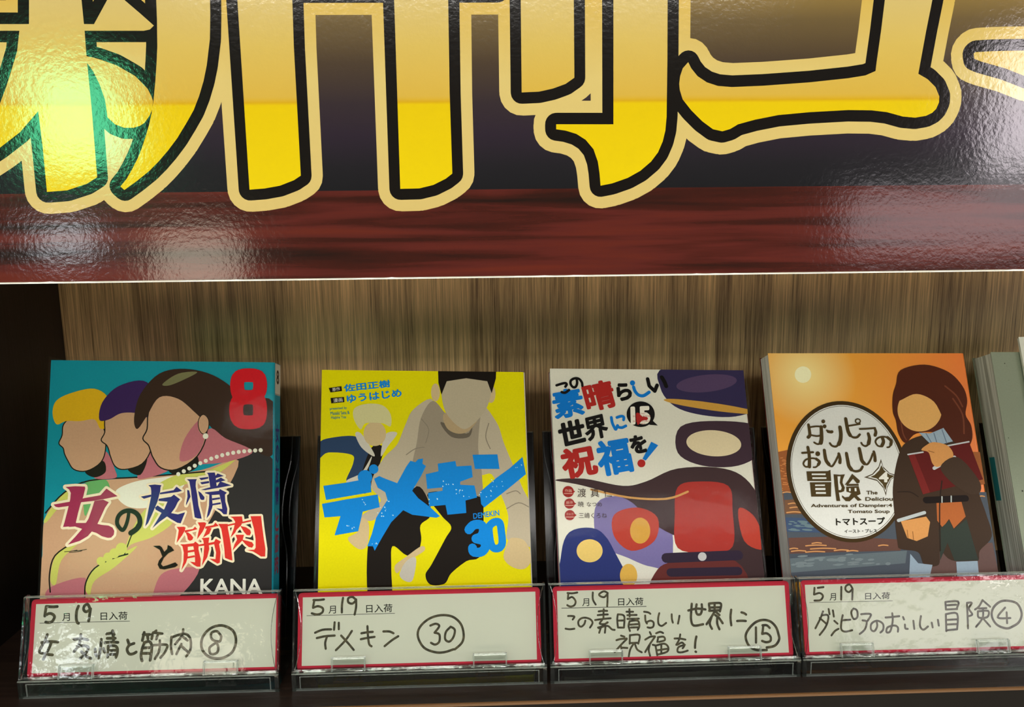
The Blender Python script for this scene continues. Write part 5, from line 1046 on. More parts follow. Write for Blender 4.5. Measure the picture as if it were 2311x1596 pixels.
ART[('k2', 'handwriting')]=[
(1,'k','3a3420',1.31,'297,788 242,783 176,784'),
(1,'k','3a3420',1.31,'185,777 174,717 172,697'),
(1,'k','3a3420',1.31,'172,697 230,713 285,688 279,641 224,620 159,635'),
(1,'k','3a3420',1.31,'518,800 507,723 506,636'),
(1,'k','3a3420',1.31,'663,779 628,807 580,795 580,748 629,733 670,772'),
(1,'k','3a3420',1.31,'670,779 670,692 654,609'),
(1,'k','3a3420',1.3,'200,417 288,448 384,450'),
(1,'k','3a3420',1.3,'424,527 418,445'),
(1,'k','3a3420',1.3,'472,521 473,450'),
(1,'k','3a3420',1.3,'221,357 317,375 426,379'),
(1,'k','3a3420',1.3,'337,368 318,302 325,236'),
(1,'k','3a3420',1.3,'624,426 550,322 442,217'),
(1,'k','3a3420',1.3,'501,377 578,295 647,214'),
(1,'k','3a3420',1.31,'734,397 796,406 865,410'),
(1,'k','3a3420',1.3,'728,331 796,343 886,353'),
(1,'k','3a3420',1.3,'803,475 810,369 824,276 852,249'),
(1,'k','3a3420',1.31,'988,411 1057,409 1105,388'),
(1,'k','3a3420',1.31,'1160,353 1085,309 1003,247'),
(1,'k','3a3420',1.31,'1533,463 1595,482 1636,454 1581,382'),
(1,'k','3a3420',1.31,'1581,382 1636,361 1635,281 1587,249 1539,270'),
(1,'k','3a3420',1.31,'1761,437 1712,385 1704,306 1752,278 1801,330 1816,409 1768,444'),
(1,'k','3a3420',1.38,'1814,190 1897,261 1919,353 1886,474 1789,557 1651,576 1513,537 1409,446 1388,341 1456,220 1579,166 1689,161 1800,191')]
ART[('k3', 'handwriting')]=[
(1,'k','3a3420',1.15,'292,794 230,786 176,791'),
(1,'k','3a3420',1.15,'186,784 178,725'),
(1,'k','3a3420',1.15,'178,722 229,744 268,697 253,651 206,636 169,653'),
(1,'k','3a3420',1.15,'475,790 473,711 504,652'),
(1,'k','3a3420',1.16,'652,779 605,800 549,768 569,742 609,734 644,766'),
(1,'k','3a3420',1.16,'648,773 646,707 639,629'),
(1,'k','3a3420',1.15,'175,530 216,529 249,521 228,489'),
(1,'k','3a3420',1.15,'141,388 191,380 245,385'),
(1,'k','3a3420',1.15,'376,473 362,434 327,406 297,423 295,468 330,500 384,505 438,484 460,444 428,393'),
(1,'k','3a3420',1.15,'536,573 590,578 637,577'),
(1,'k','3a3420',1.15,'524,531 588,535 643,536'),
(1,'k','3a3420',1.15,'491,476 587,487 675,492'),
(1,'k','3a3420',1.15,'597,597 592,539 590,487'),
(1,'k','3a3420',1.15,'573,474 544,436 598,428 639,446'),
(1,'k','3a3420',1.15,'633,447 570,403 522,391'),
(1,'k','3a3420',1.15,'529,384 631,408 684,367 717,360'),
(1,'k','3a3420',1.15,'556,390 534,332'),
(1,'k','3a3420',1.15,'610,395 601,331'),
(1,'k','3a3420',1.15,'761,534 752,476 756,385'),
(1,'k','3a3420',1.15,'761,534 819,526 838,493 827,383'),
(1,'k','3a3420',1.15,'762,463 830,464'),
(1,'k','3a3420',1.15,'756,385 820,383'),
(1,'k','3a3420',1.15,'864,561 942,559'),
(1,'k','3a3420',1.15,'900,590 899,505'),
(1,'k','3a3420',1.15,'873,522 982,522'),
(1,'k','3a3420',1.15,'871,480 1007,479'),
(1,'k','3a3420',1.15,'897,453 882,401 896,343'),
(1,'k','3a3420',1.15,'897,453 992,457 1010,398 988,353'),
(1,'k','3a3420',1.15,'902,414 998,418'),
(1,'k','3a3420',1.15,'908,381 989,382'),
(1,'k','3a3420',1.16,'1072,556 1119,548 1145,531'),
(1,'k','3a3420',1.15,'1083,513 1084,455 1100,422'),
(1,'k','3a3420',1.15,'1093,435 1142,453 1178,433 1173,387 1138,372 1105,379'),
(1,'k','3a3420',1.16,'1251,535 1235,477 1238,412 1275,391 1327,423'),
(1,'k','3a3420',1.16,'1397,519 1397,466 1406,424'),
(1,'k','3a3420',1.16,'1488,500 1479,458 1466,412'),
(1,'k','3a3420',1.15,'789,293 829,280'),
(1,'k','3a3420',1.15,'733,243 781,255 855,259'),
(1,'k','3a3420',1.15,'855,253 792,197 708,112'),
(1,'k','3a3420',1.15,'781,184 792,119 794,68'),
(1,'k','3a3420',1.15,'797,158 858,153'),
(1,'k','3a3420',1.15,'894,297 887,201'),
(1,'k','3a3420',1.15,'894,294 1006,294 988,198'),
(1,'k','3a3420',1.15,'901,207 975,208'),
(1,'k','3a3420',1.15,'934,199 891,136 871,59'),
(1,'k','3a3420',1.15,'948,199 972,134 1025,100'),
(1,'k','3a3420',1.15,'1129,324 1142,297'),
(1,'k','3a3420',1.15,'1071,241 1134,272 1188,274'),
(1,'k','3a3420',1.15,'1188,270 1123,188 1065,102'),
(1,'k','3a3420',1.15,'1123,181 1107,124 1121,59'),
(1,'k','3a3420',1.15,'1157,181 1190,173'),
(1,'k','3a3420',1.15,'1203,309 1251,324 1285,310'),
(1,'k','3a3420',1.15,'1221,263 1289,268 1301,229 1232,211'),
(1,'k','3a3420',1.15,'1224,256 1212,211'),
(1,'k','3a3420',1.15,'1190,167 1205,63'),
(1,'k','3a3420',1.15,'1190,170 1292,190 1338,150 1322,99 1212,70'),
(1,'k','3a3420',1.15,'1258,172 1254,81'),
(1,'k','3a3420',1.15,'1208,118 1324,131'),
(1,'k','3a3420',1.15,'1417,245 1478,243 1545,229'),
(1,'k','3a3420',1.15,'1487,289 1471,231 1434,173'),
(1,'k','3a3420',1.15,'1448,173 1503,197 1529,164 1507,133'),
(1,'k','3a3420',1.15,'1536,171 1460,147 1447,96 1498,88 1566,105'),
(1,'k','3a3420',1.4,'1641,632 1631,553 1623,455 1651,385 1763,397'),
(1,'k','3a3420',1.4,'1596,557 1699,576 1800,564'),
(1,'k','3a3420',1.4,'1698,624 1686,564 1696,515 1721,505'),
(1,'k','3a3420',1.4,'1759,623 1759,562 1740,513 1715,508'),
(1,'k','3a3420',1.4,'1845,627 1851,547'),
(1,'k','3a3420',1.4,'1846,630 1926,634 1989,623 1971,538'),
(1,'k','3a3420',1.4,'1853,584 1968,584'),
(1,'k','3a3420',1.4,'1912,625 1908,546'),
(1,'k','3a3420',1.4,'1844,547 1966,551'),
(1,'k','3a3420',1.4,'1908,540 1873,486 1804,396'),
(1,'k','3a3420',1.4,'1912,497 1954,465 1995,403'),
(1,'k','3a3420',1.4,'1865,468 1842,401 1865,343'),
(1,'k','3a3420',1.4,'1935,466 1931,399 1953,335'),
(1,'k','3a3420',1.4,'1914,540 1963,496'),
(1,'k','3a3420',1.4,'2106,553 2092,468 2096,377'),
(1,'k','3a3420',1.41,'2226,520 2257,510 2279,494'),
(1,'k','3a3420',1.4,'2169,423 2220,425 2271,421'),
(1,'k','3a3420',1.39,'1676,260 1660,200 1653,134'),
(1,'k','3a3420',1.39,'1657,91 1663,88'),
(1,'k','3a3420',1.4,'2387,345 2382,254 2377,175'),
(1,'k','3a3420',1.4,'2466,367 2517,366 2550,335'),
(1,'k','3a3420',1.4,'2474,355 2464,300 2456,276'),
(1,'k','3a3420',1.4,'2456,270 2511,275 2553,237 2549,189 2498,175 2451,191'),
(1,'k','3a3420',1.47,'2500,115 2597,133 2652,198 2650,259 2624,345 2564,407 2482,428 2391,406 2311,341 2261,263 2269,184 2310,123 2384,90 2498,87')]
ART[('k4', 'handwriting')]=[
(1,'k','3a3420',1.19,'274,785 205,778'),
(1,'k','3a3420',1.19,'166,779 154,703'),
(1,'k','3a3420',1.19,'160,703 223,718 260,685 228,637 155,633'),
(1,'k','3a3420',1.19,'489,782 475,636'),
(1,'k','3a3420',1.19,'623,757 593,807 546,791 537,748 575,720 623,757'),
(1,'k','3a3420',1.19,'623,757 607,633'),
(1,'k','3a3420',1.18,'247,507 213,433 142,317'),
(1,'k','3a3420',1.18,'238,464 300,463 301,409 261,324 187,241'),
(1,'k','3a3420',1.18,'202,433 275,367'),
(1,'k','3a3420',1.18,'316,532 323,473'),
(1,'k','3a3420',1.18,'366,515 372,445'),
(1,'k','3a3420',1.18,'374,396 410,363'),
(1,'k','3a3420',1.18,'417,304 370,279 327,232'),
(1,'k','3a3420',1.18,'480,458 456,373 450,298 493,270 579,284'),
(1,'k','3a3420',1.18,'464,400 526,403 566,404'),
(1,'k','3a3420',1.19,'616,530 584,488 606,412 653,432 654,508 616,530'),
(1,'k','3a3420',1.19,'701,463 769,467 819,455 773,386'),
(1,'k','3a3420',1.18,'712,393 761,376 731,291 665,239'),
(1,'k','3a3420',1.18,'880,378 881,319 842,267 805,289 816,353 886,384 951,350 951,285 914,249'),
(1,'k','3a3420',1.19,'991,418 1059,422 1157,430'),
(1,'k','3a3420',1.19,'1075,465 1073,379 1034,262 988,252 1004,305 1085,325 1128,302 1124,254'),
(1,'k','3a3420',1.19,'1201,419 1210,391'),
(1,'k','3a3420',1.19,'1216,332 1217,289 1245,283'),
(1,'k','3a3420',1.19,'1321,373 1324,281'),
(1,'k','3a3420',1.19,'1417,424 1395,317 1430,268 1491,304'),
(1,'k','3a3420',1.19,'1540,346 1546,292'),
(1,'k','3a3420',1.19,'1617,376 1622,311'),
(1,'k','3a3420',1.19,'1728,578 1726,503'),
(1,'k','3a3420',1.2,'1728,578 1882,580 1857,499'),
(1,'k','3a3420',1.19,'1741,540 1855,543'),
(1,'k','3a3420',1.19,'1725,492 1862,494'),
(1,'k','3a3420',1.19,'1719,438 1706,245'),
(1,'k','3a3420',1.19,'1719,438 1856,440 1838,263'),
(1,'k','3a3420',1.19,'1724,373 1844,376'),
(1,'k','3a3420',1.19,'1719,320 1839,322'),
(1,'k','3a3420',1.19,'1707,255 1838,263'),
(1,'k','3a3420',1.19,'1988,561 1980,421 1970,270'),
(1,'k','3a3420',1.2,'1988,561 2045,560 2004,496 2038,430 1996,409'),
(1,'k','3a3420',1.2,'2180,589 2126,514 2077,483'),
(1,'k','3a3420',1.2,'2190,578 2263,511'),
(1,'k','3a3420',1.2,'2124,493 2216,496'),
(1,'k','3a3420',1.2,'2109,461 2235,463 2216,393 2113,390 2109,455'),
(1,'k','3a3420',1.19,'2175,491 2158,384 2068,284'),
(1,'k','3a3420',1.19,'2168,373 2239,285'),
(1,'k','3a3420',1.2,'2444,496 2341,385 2494,375'),
(1,'k','3a3420',1.2,'2456,441 2448,317'),
(1,'o','3a3420',1.37,'2499,572 2598,535 2637,426 2597,330 2512,278 2430,258 2321,304 2272,403 2302,499 2395,567')]

# ================================================================== the shelf
SHELF_Z = -0.2588; BACK_Y = 0.58; FRONT_Y = 0.394; LEFT_X = -0.315
m = Mesh(); m.box(LEFT_X - .02, .95, FRONT_Y + .0016, BACK_Y, SHELF_Z - .022, SHELF_Z, DARK_WOOD)
shelf = m.build('shelf_board'); tag(shelf, 'dark brown laminate shelf board under the clear stands', 'shelf', kind='structure')
m = Mesh(); m.box(LEFT_X - .02, .95, FRONT_Y, FRONT_Y + .0016, SHELF_Z - .0012, SHELF_Z + .0005, LIP_GLINT)
o = m.build('trim_1', bevel=.0007); tag(o, 'front edge of the dark shelf board, its highlight coloured in brown', 'trim', kind='structure')
m = Mesh(); m.box(LEFT_X - .02, .95, FRONT_Y + .0004, FRONT_Y + .0015, SHELF_Z - .06, SHELF_Z - .0013, plain('shelf_front_dark', '0e0a08', .6, 1.0, .2))
o = m.build('wall_front'); tag(o, 'dark brown board below the shelf edge', 'panel', kind='structure')
m = Mesh(); m.box(LEFT_X - .02, .95, BACK_Y, BACK_Y + .008, SHELF_Z - .02, .36, BACK_WOOD)
o = m.build('wall_back'); tag(o, 'tan oak veneer back panel of the bookcase behind the books', 'wall', kind='structure')
m = Mesh(); m.box(LEFT_X - .02, LEFT_X, .375, BACK_Y, SHELF_Z - .3, .36, SIDE_WOOD)
o = m.build('wall_left'); tag(o, 'dark side panel of the bookcase at the left', 'wall', kind='structure')
m = Mesh(); m.box(.93, .95, .375, BACK_Y, SHELF_Z - .3, .36, SIDE_WOOD)
o = m.build('wall_right'); tag(o, 'dark side panel at the far right end of the bookcase', 'wall', kind='structure')
m = Mesh(); m.box(LEFT_X - .02, .95, .374, BACK_Y, .10, .122, DARK_WOOD)
o = m.build('ceiling'); tag(o, 'dark shelf board above, behind the header sign', 'shelf', kind='structure')

m, t_, b_ = new_mat('pale_vinyl_floor'); b_.inputs['Base Color'].default_value = (.52, .47, .38, 1); b_.inputs['Roughness'].default_value = .45
n_ = t_.nodes.new('ShaderNodeTexNoise'); n_.inputs['Scale'].default_value = 3; r_ = t_.nodes.new('ShaderNodeValToRGB')
r_.color_ramp.elements[0].color = (.48, .43, .34, 1); r_.color_ramp.elements[1].color = (.58, .53, .43, 1)
t_.links.new(n_.outputs['Fac'], r_.inputs[0]); t_.links.new(r_.outputs[0], b_.inputs['Base Color']); VINYL = m
m = Mesh(); m.box(-4, 4, -6, FRONT_Y + .2, -1.25, -1.2, VINYL)
o = m.build('floor'); tag(o, 'pale vinyl shop floor in front of the bookcase', 'floor', kind='structure')

# ================================================================== header sign
fr = frame_of('poster'); PW, PH = FRAME['poster'][4:6]
sign = thing('header_sign', 'large glossy header sign with gold Japanese lettering over a red wood band', 'sign', fr)
m = Mesh(); m.box(0, PW, .0002, .003, 0, PH, plain('sign_board_white_core', 'd8d6cc', .6, 1.2))
board = m.build('board', sign, fr, bevel=0)
m = Mesh(); m.face([(0, 0, .0411), (PW, 0, .0411), (PW, 0, PH), (0, 0, PH)], POSTER['bg']); night = m.build('night_gradient_print', sign, fr)
m = Mesh(); m.face([(0, 0, .0007), (PW, 0, .0007), (PW, 0, .0411), (0, 0, .0411)], POSTER['band']); m.build('wood_band_print', sign, fr)
# worn white cut edge along the bottom of the sign, uneven in width
m = Mesh(); WHITE = plain('worn_cut_edge', 'e8e4d4', .5, 1.4)
N = 220; xs = [PW * i / N for i in range(N + 1)]; hh = [max(.00006, .00035 + .00022 * math.sin(i * .37) + random.uniform(-.00028, .00028)) for i in range(N + 1)]
for i in range(N): m.face([(xs[i], -.00025, -.0001), (xs[i + 1], -.00025, -.0001), (xs[i + 1], -.00008, hh[i + 1]), (xs[i], -.00008, hh[i])], WHITE)
m.build('cut_edge', board, fr)
o = print_part('poster', 'lettering', night, fr, PW * 1000, PH * 1000, mats=POSTER); tag(o, 'gold lettering with black and cream outlines')

# ================================================================== clear stands with their cards
CARD_KEYS = ('k1', 'k2', 'k3', 'k4')
def make_stand(label):
    """origin: front left corner of the base on the shelf; base is 146 mm wide"""
    root = thing('clear_display_stand', label, 'display stand', at(0, 0, 0), 'clear acrylic book stands along the shelf')
    def B(mesh, name, par=None, **k): return mesh.build(name, par or root, I4, **k)
    W = .1460; F = .0
    tn = math.tan(math.radians(17)); tb = math.tan(math.radians(21))
    m = Mesh(); m.box(.001, W - .001, .0015, .060, .0004, .0026, ACRYLIC); B(m, 'base_plate')
    m = Mesh(); m.box(0, W, 0, .0014, 0, .0102, ACRYLIC); panel = B(m, 'front_panel')
    m = Mesh()
    m.box(0, W, -.0002, .0016, .0, .0006, RIM); m.box(0, W, -.0002, .0004, .0099, .0105, RIM); m.box(0, W, .0005, .0042, .0098, .0106, EDGE)
    m.box(0, .0022, -.0003, .0018, 0, .0102, EDGE); m.box(W - .0022, W, -.0003, .0018, 0, .0102, EDGE)
    m.box(.0045, .0050, -.0004, 0, .0012, .0088, RIM); m.box(W - .0050, W - .0045, -.0004, 0, .0012, .0088, RIM); m.box(.0045, W - .0045, -.0004, 0, .0086, .0089, RIM)
    B(m, 'base_rim', panel)
    # card plate, leaning 17 degrees, just in front of the card
    y0 = .0012; z0 = .0106; h = .0432
    m = Mesh(); m.box(.0002, W - .0002, y0, y0 + .0014, z0, z0 + h, ACRYLIC, tn); plate = B(m, 'card_plate')
    m = Mesh()
    m.box(.0, W, y0 - .0003, y0 + .0042, z0 - .0002, z0 + .0008, EDGE)
    yt = y0 + tn * h
    m.box(0, W, yt - .0002, yt + .0016, z0 + h - .0001, z0 + h + .0003, RIM)
    for x0 in (0, W - .0012): m.box(x0, x0 + .0012, y0 - .0003, y0 + .0040, z0, z0 + h, EDGE, tn)
    for xa, xb, xc in ((.0012, .0046, .0030), (W - .0012, W - .0046, W - .0030)):
        pts = [(xa, 0), (xc, .15), (xb, .38), (xb, .62), (xc, .85), (xa, 1)]
        pc = catmull(pts, False, 3)
        m.tube([(x, y0 - .0002 + tn * h * q, z0 + h * q) for x, q in pc], .00022, EDGE, 5)
    B(m, 'card_plate_rim', plate)
    for x in (.0225, .1035):      # retaining tabs over the foot of the card
        m = Mesh(); za, zb = z0 + .0008, z0 + .0078; sk = tn
        m.box(x, x + .0008, y0 - .0016, y0, za, zb, RIM, sk); m.box(x + .0187, x + .0195, y0 - .0016, y0, za, zb, RIM, sk)
        m.box(x + .0008, x + .0187, y0 - .0016 + tn * .0066, y0 + tn * .0066, zb - .0006, zb, RIM)
        m.box(x + .0008, x + .0187, y0 - .0014, y0 - .0009, za, zb - .0006, ACRYLIC, sk)
        B(m, 'retaining_tab', plate)
        m = Mesh()                # snap hinge under the tab
        m.box(x + .0010, x + .0180, y0 + .0005, y0 + .0030, z0 - .0048, z0 - .0004, CHEEK)
        for dx in (.0016, .0085, .0158): m.box(x + dx, x + dx + .0010, y0 - .0022, y0 + .0010, z0 - .0042, z0 - .0008, RIDGE)
        m.box(x + .0010, x + .0185, y0 - .0020, y0 + .0002, z0 - .0060, z0 - .0052, RIDGE)
        B(m, 'snap_hinge', plate)
    # side cheeks joining the card plate to the back plate, with a finger notch
    for x0 in (.0, W - .0010):
        m = Mesh(); pts = [(.0016, .0026), (.058, .0026), (.064, .0210), (.052, .0180), (.038, .0210), (.030, .0320), (.0170, .0480), (.0155, .0530)]
        m.prism(pts, x0, x0 + .0010, 'x', CHEEK); B(m, 'side_cheek')
    # back plate behind the book, leaning 21 degrees
    yb = .0400; zb = .0026; hb = .124
    m = Mesh(); m.box(.002, W - .002, yb, yb + .0018, zb, zb + hb, SMOKE, tb); back = B(m, 'back_plate'); tag(back, 'dark smoked back plate')
    m = Mesh(); yt = yb + tb * hb
    m.box(.002, W - .002, yt - .0003, yt + .0021, zb + hb - .0002, zb + hb + .0006, RIDGE)
    for sx in (1, -1):
        X = lambda a: a if sx > 0 else W - a
        for off in (.0, .0045):
            pts = [(.0026 + off, 1.0), (.0030 + off, .88), (.0065 + off, .74), (.0070 + off, .58), (.0035 + off, .44), (.0028 + off, .30), (.0026 + off, .05)]
            m.tube([(X(a), yb - .0004 + tb * hb * q, zb + hb * q) for a, q in catmull(pts, False, 4)], .00035, RIDGE, 5)
    B(m, 'back_plate_ridge', back)
    return root
def copy_tree(o, parent=None):
    c = o.copy(); COL.objects.link(c)
    if parent: c.parent = parent; c.matrix_parent_inverse = o.matrix_parent_inverse.copy()
    for ch in list(o.children): copy_tree(ch, c)
    return c
STANDS = [(-.2688, 'clear acrylic stand at the left end holding the blue-green comic'),
          (-.1154, 'clear acrylic stand holding the yellow comic'),
          (.0326, 'clear acrylic stand holding the white comic'),
          (.1798, 'clear acrylic stand holding the orange sunset comic'),
          (.3290, 'clear acrylic stand at the right edge holding the grey-green book')]
proto = make_stand(STANDS[0][1])
stands = []
for i, (x, lab) in enumerate(STANDS):
    s = proto if i == 0 else copy_tree(proto)
    s['label'] = lab; stands.append(s)
for s, (x, lab) in zip(stands, STANDS): s.location = (x, .4118, SHELF_Z)

CARD_LABELS = ['red-bordered white card with handwritten title and circled 8, below the blue-green comic',
               'red-bordered white card with handwritten title and circled 30, below the yellow comic',
               'red-bordered white card with two handwritten lines and circled 15, below the white comic',
               'red-bordered white card with handwritten title and circled 4, below the sunset comic']
def rrect(x0, x1, z0, z1, r, n=5):
    out = []
    for cx, cz, a in ((x1 - r, z0 + r, -90), (x1 - r, z1 - r, 0), (x0 + r, z1 - r, 90), (x0 + r, z0 + r, 180)):
        for k in range(n + 1):
            w = math.radians(a + 90 * k / n); out.append((cx + r * math.cos(w), cz + r * math.sin(w)))
    return out
RED = print_mat('b4283c', .5, 'card_red_border'); INK = {}
def ink_mat(h):
    """felt-pen ink, streaky where the pen ran dry"""
    m, t, b = new_mat('felt_pen_ink')
    tc = t.nodes.new('ShaderNodeTexCoord'); n = t.nodes.new('ShaderNodeTexNoise'); n.inputs['Scale'].default_value = 420; n.inputs['Detail'].default_value = 4
    t.links.new(tc.outputs['Object'], n.inputs['Vector'])
    r = t.nodes.new('ShaderNodeValToRGB'); r.color_ramp.elements[0].position = .38; r.color_ramp.elements[1].position = .68
    r.color_ramp.elements[0].color = rgb('2c2614'); r.color_ramp.elements[1].color = rgb('5e5438')
    t.links.new(n.outputs['Fac'], r.inputs[0]); t.links.new(r.outputs[0], b.inputs['Base Color']); b.inputs['Roughness'].default_value = .5
    return m
INK['3a3420'] = ink_mat('3a3420')
for key, lab in zip(CARD_KEYS, CARD_LABELS):
    fr = frame_of(key); W, H = FRAME[key][4], FRAME[key][5]
    card = thing('title_card', lab, 'card', fr, 'title cards in the clear stands')
    m = Mesh(); m.prism(rrect(0, W, 0, H, .0022), 0, .0004, 'y', RED); m.build('red_border', card, fr)
    m = Mesh(); m.prism([(.0026, .0026), (W - .0026, .0026), (W - .0026, H - .0026), (.0026, H - .0026)], -.00004, 0, 'y', PAPER); wf = m.build('white_field', card, fr)
    print_part(key, 'printed_form', wf, fr, base=.00006, rough=.5)
    print_part(key, 'handwriting', wf, fr, base=.00008, mats=INK)

# ================================================================== comics
SH = 0.0
def make_book(key, label, thick, cover, spine, name='comic_book', fore='left', page=PAGES):
    global SH
    fr = frame_of(key); W, H = FRAME[key][4], FRAME[key][5]; T = thick; SH = FRAME[key][6]
    root = thing(name, label, 'book', fr, 'comics standing face out on the shelf')
    c = .00035; r = .0022
    # the jacket: front and back covers and the spine, with softly rounded spine folds
    m = Mesh(SH); m.box(0, W - r, 0, c, 0, H, cover); front = m.build('front_cover', root, fr)
    m = Mesh(SH); m.box(0, W - r, T - c, T, 0, H, spine); m.build('back_cover', root, fr)
    m = Mesh(SH); out, inn = [], []
    for k in range(7):
        a = math.radians(-90 + 15 * k); out.append((W - r + r * math.cos(a), r + r * math.sin(a))); inn.append((W - r + (r - c) * math.cos(a), r + (r - c) * math.sin(a)))
    for k in range(7):
        a = math.radians(15 * k); out.append((W - r + r * math.cos(a), T - r + r * math.sin(a))); inn.append((W - r + (r - c) * math.cos(a), T - r + (r - c) * math.sin(a)))
    prof = out + inn[::-1]
    i0 = len(m.v); n = len(prof)
    for z in (0, H):
        for x, y in prof: m.v.append((x, y, z))
    q = len(out)
    for k in range(n):
        j = (k + 1) % n; m.f.append((k, j, n + j, n + k)); m.m.append(m.mi(spine if k > 2 else cover))
    for k in range(q - 1):
        for b_ in (0, n): m.f.append((b_ + k, b_ + k + 1, b_ + n - 2 - k, b_ + n - 1 - k)); m.m.append(0)
    spn = m.build('spine', root, fr)
    m = Mesh(SH); m.box(.0004, W - .0009, c + .00015, T - c - .00015, .0006, H - .0008, page); m.build('page_block', root, fr)
    return root, front, spn, fr, W * 1000, H * 1000
def sleeve(root, fr, W, H, T, up):
    """clear plastic sleeve around the book, a little taller than it"""
    m = Mesh(SH); g = .0009
    m.box(-g, W + g, -g, T + g, -.0003, H + up, SLEEVE); o = m.build('clear_sleeve', root, fr); tag(o, 'clear plastic sleeve')
    m = Mesh(SH); m.box(-g, W + g, -g - .0002, -g + .0001, H + up - .0004, H + up, SLEEVE)
    for x in (-g, W + g): m.tube([(x, -g, .002), (x, -g, H + up)], .00025, SLEEVE, 6)
    m.build('sleeve_seam', root, fr)
def side_map(W, y_mid):
    """print on the right-hand face of the spine: x = across the spine, z = up"""
    return lambda x, z, k: (W / 1000 + .00003 + .000012 * k, x / 1000, z / 1000)
def marks(root, fr, W, items, name='spine_print'):
    m = Mesh(SH); x = W / 1000 + .00003
    for y0, y1, z0, z1, c in items: m.face([(x, y0 / 1000, z0 / 1000), (x, y1 / 1000, z0 / 1000), (x, y1 / 1000, z1 / 1000), (x, y0 / 1000, z1 / 1000)], print_mat(c))
    return m, x
def spine_text(m, x, text, y0, y1, ztop, size, col, gap=1.1, weight=.03):
    """characters set one below the other down the spine (mm)"""
    for i, ch in enumerate(text):
        V, F = glyphs(ch, weight)
        if not V: continue
        a0, a1 = min(v[0] for v in V), max(v[0] for v in V); b0, b1 = min(v[1] for v in V), max(v[1] for v in V)
        k0 = len(m.v); zt = ztop - i * size * gap; mt = m.mi(print_mat(col))
        for a, b in V: m.v.append((x + .00002, (y0 + (y1 - y0) * (a - a0) / (a1 - a0)) / 1000, (zt - size + size * (b - b0) / (b1 - b0)) / 1000))
        for f in F: m.f.append(tuple(k0 + q for q in f)); m.m.append(mt)

book, front, spine, fr, W, H = make_book('b1', 'blue-green comic with bare arms, a red 8 and purple, blue and red title lettering', .016, print_mat('148292'), print_mat('1a8496'))
for p in ('cover_picture', 'title_lettering', 'volume_number', 'author_lettering'): print_part('b1', p, front, fr, W - .6, H)
m, x = marks(book, fr, W, [(2.2, 14, H - 19, H - .3, 'b8b6a8'), (2.2, 14, H - 20, H - 19, '9a968a')])
spine_text(m, x, '8', 5, 11, H - 4, 9, '1c1814'); spine_text(m, x, '女の友情', 4, 12, H - 38, 11.5, '3a2a70'); spine_text(m, x, 'と筋肉', 4, 12, H - 92, 11.5, '8c2c40'); spine_text(m, x, 'KANA', 5, 11, H - 138, 5, '1c2a30')
m.build('spine_print', spine, fr)
sleeve(book, fr, W / 1000, H / 1000, .016, .0022)

book, front, spine, fr, W, H = make_book('b2', 'yellow comic with blue brush lettering and the number 30', .014, print_mat('ccc400'), print_mat('c8c6b8'))
for p in ('cover_picture', 'title_lettering', 'volume_number', 'author_lettering'): print_part('b2', p, front, fr, W - .4, H)
m, x = marks(book, fr, W, [(2, 12, H - 82, H - 70, '7c1c18'), (2, 12, H - 70, H - 68, '1a1614'), (2, 12, 20, 48, '5c6a70')])
spine_text(m, x, 'デメキン', 3, 11, H - 24, 9.5, '14100e', weight=.05); spine_text(m, x, '30', 4, 10, H - 72, 4.5, 'c8c0b0'); spine_text(m, x, '佐田正樹', 4, 10, H - 86, 6.5, '1c1814')
m.build('spine_print', spine, fr)

book, front, spine, fr, W, H = make_book('b3', 'white comic with red, blue and black title lettering and a round 15', .014, print_mat('c9c8bc'), print_mat('7a3a44'))
for p in ('cover_picture', 'title_lettering', 'volume_badge', 'author_lettering'): print_part('b3', p, front, fr, W - .4, H)
m, x = marks(book, fr, W, [(2, 12, H - 26, H - .3, 'b8b48c')])
spine_text(m, x, '15', 4, 10, H - 5, 7, '1c1814'); spine_text(m, x, 'この素晴らしい世界に祝福を', 4, 10, H - 32, 7.5, 'd0c8bc')
m.build('spine_print', spine, fr)
sleeve(book, fr, W / 1000, H / 1000, .014, .0030)

# orange sunset sky printed as a gradient
m, t, b = new_mat('sunset_sky_print')
tc = t.nodes.new('ShaderNodeTexCoord'); sp = t.nodes.new('ShaderNodeSeparateXYZ'); t.links.new(tc.outputs['Object'], sp.inputs[0])
mr = t.nodes.new('ShaderNodeMapRange'); mr.inputs['From Min'].default_value = .10; mr.inputs['From Max'].default_value = .18
t.links.new(sp.outputs['Z'], mr.inputs['Value'])
dist = t.nodes.new('ShaderNodeVectorMath'); dist.operation = 'DISTANCE'; dist.inputs[1].default_value = (.0225, 0, .1685); t.links.new(tc.outputs['Object'], dist.inputs[0])
gl = t.nodes.new('ShaderNodeMapRange'); gl.inputs['From Min'].default_value = .004; gl.inputs['From Max'].default_value = .034; gl.inputs['To Min'].default_value = .75; gl.inputs['To Max'].default_value = 0
t.links.new(dist.outputs['Value'], gl.inputs['Value'])
r = t.nodes.new('ShaderNodeValToRGB'); r.color_ramp.elements[0].color = rgb('d88c20', 1.6); r.color_ramp.elements[1].color = rgb('c08428', 1.6); t.links.new(mr.outputs[0], r.inputs[0])
mx = t.nodes.new('ShaderNodeMix'); mx.data_type = 'RGBA'; mrx = t.nodes.new('ShaderNodeMapRange'); mrx.inputs['From Min'].default_value = .05; mrx.inputs['From Max'].default_value = .13; t.links.new(sp.outputs['X'], mrx.inputs['Value'])
t.links.new(mrx.outputs[0], mx.inputs[0]); t.links.new(r.outputs[0], mx.inputs[6]); mx.inputs[7].default_value = rgb('c86828', 1.5)
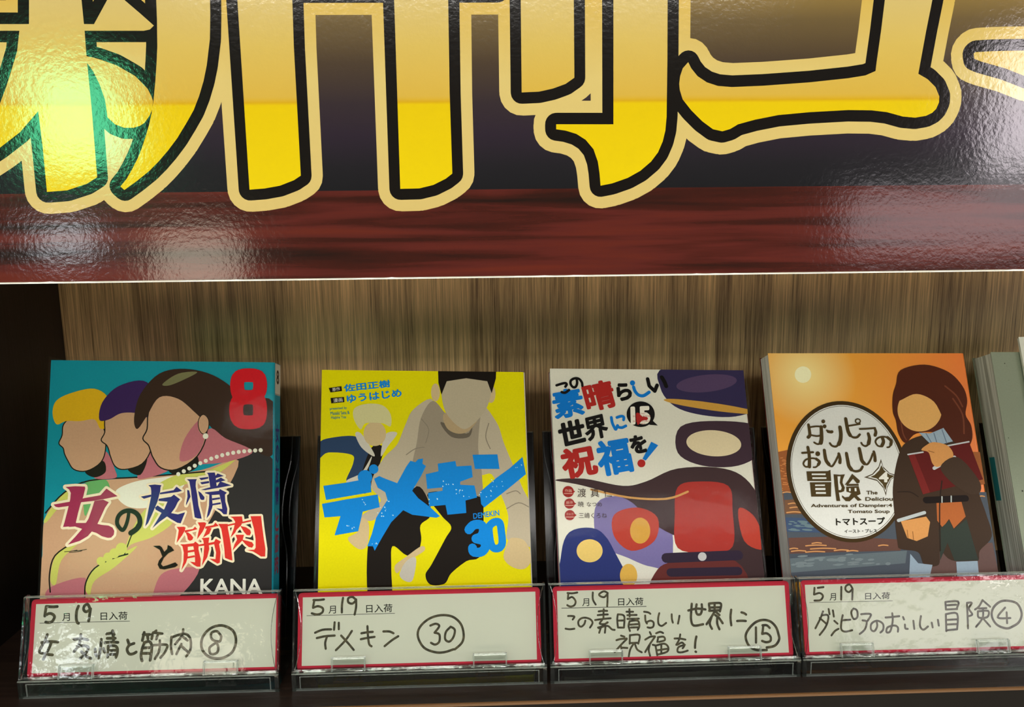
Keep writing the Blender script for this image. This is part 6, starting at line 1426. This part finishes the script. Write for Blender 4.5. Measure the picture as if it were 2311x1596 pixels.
mx2 = t.nodes.new('ShaderNodeMix'); mx2.data_type = 'RGBA'; t.links.new(gl.outputs[0], mx2.inputs[0]); t.links.new(mx.outputs[2], mx2.inputs[6]); mx2.inputs[7].default_value = rgb('dcc084', 1.7)
t.links.new(mx2.outputs[2], b.inputs['Base Color']); b.inputs['Roughness'].default_value = .28
SUNSET = m
book, front, spine, fr, W, H = make_book('b4', 'orange sunset comic with a white oval title and a long-haired figure', .016, SUNSET, print_mat('5c2420'))
for p in ('cover_picture', 'title_oval', 'figure_picture', 'title_lettering', 'author_lettering'): print_part('b4', p, front, fr, W - .3, H)

# the grey-green book at the right edge, seen by its page edges and a strip of its front
FRAME['b5'] = ((.3315, .4270, -.2535), FRAME['b4'][1], FRAME['b4'][2], FRAME['b4'][3], .1300, .1835, FRAME['b4'][6])
GREY = print_mat('7c8474'); 
book, front, spine, fr, W, H = make_book('b5', 'grey-green book with rough pages, cut off by the right edge', .020, GREY, GREY, page=pages('rough_page_edges', 'a8aa9c', 'fafcf4'))
m = Mesh(SH); random.seed(5)
for i in range(60):
    cx, cz, rr = random.uniform(2, 128), random.uniform(20, 178), random.uniform(.15, .6)
    m.face([((cx + rr * math.cos(a)) / 1000, -.00004, (cz + rr * math.sin(a)) / 1000) for a in [k * .7 for k in range(9)]], print_mat('34362c'))
tag(m.build('speckle_print', front, fr), kind='stuff')
m = Mesh(SH); m.box(-.0001, 0, .0135, .0185, .088, .116, print_mat('2c7c84')); m.build('teal_page_tab', book, fr)
# the white leaflet standing in front of it
fr5 = fr @ at(.0185, -.0028, .004)
m = Mesh(); WP = plain('leaflet_paper', 'c8cac0', .6, 1.3)
m.box(0, .10, 0, .0003, 0, .1885, WP)
leaf = thing('folded_leaflet', 'white folded leaflet in front of the grey-green book at the right edge', 'leaflet', fr5)
m.build('front_sheet', leaf, fr5)
m = Mesh(); m.box(.0002, .10, .0016, .0019, 0, .1878, WP); m.box(0, .0003, .0003, .0016, 0, .1878, WP); m.build('rear_sheet', leaf, fr5)
